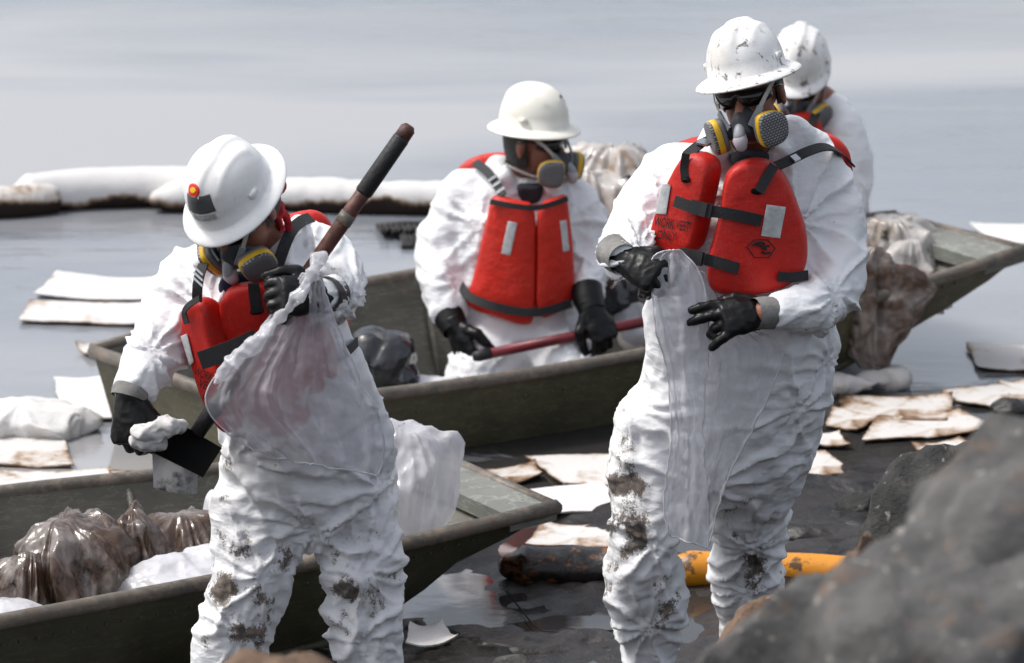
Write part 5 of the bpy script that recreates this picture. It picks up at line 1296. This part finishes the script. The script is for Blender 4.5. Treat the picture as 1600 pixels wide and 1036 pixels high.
crumple('oil_lump', [(G(1575, 640, .03), (.07, .06, .035)), (G(1610, 634, .03), (.06, .06, .03))], .009, .02, 8, 22.0, 'mud', 'dark muddy lump on the pads at the right rim', 'lump')
crumple('rolled_pad', [(G(1330, 600, .03), (.10, .04, .03)), (G(1290, 604, .03), (.08, .04, .03)), (G(1395, 588, .04), (.055, .045, .045)), (G(1365, 594, .03), (.06, .04, .03))], .008, .02, 9, 23.0, 'pad3', 'rolled brown pad floating under the middle boat\'s side', 'pad', stain=-.5)
crumple('oil_sludge', [(G(1290, 770, .0), (.16, .12, .03)), (G(1350, 760, .0), (.12, .10, .03))], .008, .018, 9, 41.0, 'mud', 'dark oily sludge bank beside the standing worker\'s knee', 'sludge')
crumple('oil_sludge', [(G(1270, 835, .0), (.14, .08, .03)), (G(1330, 826, .0), (.12, .08, .025))], .008, .016, 9, 42.0, 'mud', 'dark oily sludge just behind the yellow boom', 'sludge')
crumple('oil_sludge', [(G(720, 1000, .0), (.16, .10, .02)), (G(830, 1010, .0), (.18, .10, .025)), (G(915, 1000, .0), (.1, .1, .02))], .008, .016, 9, 43.0, 'mud', 'dark oily sludge on the mud between the two standing workers', 'sludge')
o = obj('board', MB().box((G(880, 797, .012) + G(960, 800, .012)) / 2, (.62, .05, .035), R2(.08)), 'board'); tag(o, 'dark wet board along the near edge of the clean white pad', 'board')

def boom(name, pts, r, mat, label, seed, stain=0.0, pinch=0.0, lump=1.0):
    q = [Vector(p) for p in resample(smoothline(pts, 2), 60)]
    rad = [r * (1 - pinch * abs(math.sin(i * .42 + seed)) ** 6) * (1 - .45 * max(0, (abs(i - 29.5) - 26) / 3.5)) for i in range(60)]
    me = remesh(MB().tube(q, rad, 22, ball=True), .010, 1); c = getco(me); no = getno(me)
    c = c + no * lump * (.018 * pn(c * 3 + seed) + .010 * worley(c * np.array([6, 6, 10.]) + seed) + .004 * worley(c * np.array([22, 14, 14.]) + seed))[:, None]; setco(me, c)
    zz = c[:, 2]; s_ = stain + 1.35 * np.clip((.080 - zz) / .05 + .6 * pn(c * 5 + seed), 0, 1.2)
    fattr(me, 'stain', s_); o = link(name, me, mat, None, (c[:, 0].mean(), c[:, 1].mean(), zz.min())); return tag(o, label, 'boom')
def gp(px, py, z): return G(px, py, z)
boom('containment_boom', [gp(x, y, .05) for x, y in ((-120, 318), (-40, 320), (40, 316), (90, 308))], .075, 'boomw', 'brown-stained end of floating boom at the left edge', 31.0, .55, 0, .6)
boom('containment_boom', [gp(x, y, .07) for x, y in ((25, 304), (90, 298), (180, 293), (260, 292), (325, 298))], .085, 'boomw', 'fat white floating boom behind the bending worker\'s helmet', 32.0, -.25, 0, .5)
boom('containment_boom', [gp(x, y, .05) for x, y in ((250, 312), (330, 306), (420, 305), (500, 309), (600, 312), (720, 314))], .075, 'boomw', 'white floating boom running from the bending worker to the seated worker', 33.0, -.05, .05, .55)
boom('containment_boom', [gp(x, y, .05) for x, y in ((690, 314), (760, 312), (840, 312), (900, 318))], .07, 'boomw', 'white floating boom hidden mostly behind the seated worker', 34.0, .1)
boom('containment_boom', [gp(x, y, .045) for x, y in ((1048, 890), (1110, 890), (1200, 891), (1290, 894), (1380, 900), (1500, 912))], .056, 'boomy', 'yellow boom lying behind the standing worker\'s shins', 35.0, lump=.35)
boom('containment_boom', [gp(x, y, .045) for x, y in ((800, 885), (850, 884), (900, 884), (960, 887), (1050, 890))], .068, 'boomk', 'black oil-coated boom with orange showing, beside the foreground boat\'s bow', 36.0, 0, .0, 1.5)
o = obj('mooring_line', MB().tube([P(790, 922, 12.85)] + [G(x, y, .012) for x, y in ((812, 950), (835, 978), (850, 986), (900, 988), (980, 984))], .0028, 6), 'rope'); tag(o, 'thin dark line trailing from the foreground boat\'s bow over mud', 'rope')
# dark fringe of netting floating behind the middle boat
m = MB(); random.seed(5)
for k in range(9):
    x = 592 + k * 9
    m.add(*(lambda q: (q.v, q.f))(MB().tube([G(x, 352, .02), G(x + 5, 364, .03), G(x + 9, 352 + 3 * (k % 2), .02), G(x + 12, 368, .015)], .010, 6)))
for x in (626, 632, 640, 648): m.add(*(lambda q: (q.v, q.f))(MB().tube([G(x, 366, .02), G(x + 4, 376, .015), G(630 + (x - 626) * .5, 386, .01)], .009, 6)))
m.add(*(lambda q: (q.v, q.f))(MB().tube([G(588, 354, .02), G(630, 350, .025), G(680, 351, .02)], .012, 6)))
o = obj('netting', m, 'rope'); tag(o, 'strip of dark netting on the water left of the seated worker', 'netting')

# ---------------------------------------------------------------- boulders on the bank
def boulder(c, r, seed, mat, label, group='boulders on the bank', rot=0.0):
    bm = bmesh.new(); bmesh.ops.create_icosphere(bm, subdivisions=5, radius=1.0)
    v = np.array([x.co[:] for x in bm.verts]); s_ = np.array([seed, seed * 1.7, -seed])
    d = v.copy()
    rs = np.random.RandomState(int(seed * 10))          # planar facets
    for _ in range(13):
        n = rs.normal(size=3); n /= np.linalg.norm(n); h = rs.uniform(.66, .9); t = d @ n; d -= np.clip(t - h, 0, None)[:, None] * n * .92
    d *= (1 + .06 * fbm(v * 1.6 + s_, 4) + .04 * (ridge(v * 3 + s_) - .5) + .05 * worley(v * 2.6 + s_, 1.2) + .022 * fbm(v * 9 + s_, 3))[:, None]
    d = d * np.array(r) @ np.array(R2(rot)).T + np.array(c)
    m = MB(); m.v = [tuple(x) for x in d]; m.f = [tuple(q.index for q in f.verts) for f in bm.faces]; bm.free()
    o = obj('boulder', m, mat, base=(c[0], c[1], c[2] - r[2] * .8)); return tag(o, label, 'boulder', group)
def bank(px, pytop, Y, rx, ry, seed, mat, label, rot=0.0):
    top = P(px, pytop, Y); lo = float(ground_z(np.array([top.x]), np.array([Y]))[0]) - .12
    return boulder((top.x, Y, (top.z + lo) / 2), (rx, ry, (top.z - lo) / 2 * 1.06), seed, mat, label, rot=rot)
bank(1770, 625, 7.6, .46, .45, 1.3, 'rockg', 'largest grey boulder, blurred, filling the lower right corner', rot=.4)
bank(1505, 800, 7.3, .30, .3, 2.1, 'rockg', 'blurred grey-brown boulder at the bottom, left of the largest one', rot=-.3)
bank(1210, 915, 7.9, .34, .28, 3.7, 'rockg', 'low blurred grey boulder at the bottom edge before the standing worker', rot=.2)
bank(1200, 905, 10.6, .24, .18, 4.4, 'rockb', 'reddish brown rock at the standing worker\'s feet', rot=.3)
bank(1470, 706, 11.2, .24, .22, 5.2, 'rockd', 'dark green-grey rock peeking over the largest boulder')
bank(1365, 815, 9.9, .14, .14, 6.6, 'rockb', 'small tan rock where the yellow boom ends')
bank(440, 1046, 8.2, .28, .2, 7.9, 'rockb', 'blurred orange-brown rock at the bottom edge before the bending worker')
bank(600, 1050, 8.6, .24, .2, 8.3, 'rockb', 'low brown rock just below the bottom edge')
boulder(G(800, 1040, .0), (.055, .05, .035), 9.1, 'rockg', 'small pale stone on the mud at the bottom edge')
boulder(G(1290, 815, .0), (.10, .07, .03), 10.4, 'rockd', 'flat dark stone in the mud beyond the yellow boom')
boulder(G(1345, 795, .0), (.08, .06, .05), 11.2, 'rockd', 'rounded black stone in the mud under the green-grey rock')
boulder(G(1395, 790, .02), (.07, .06, .07), 12.8, 'rockd', 'upright black stone in the mud beside the green-grey rock')
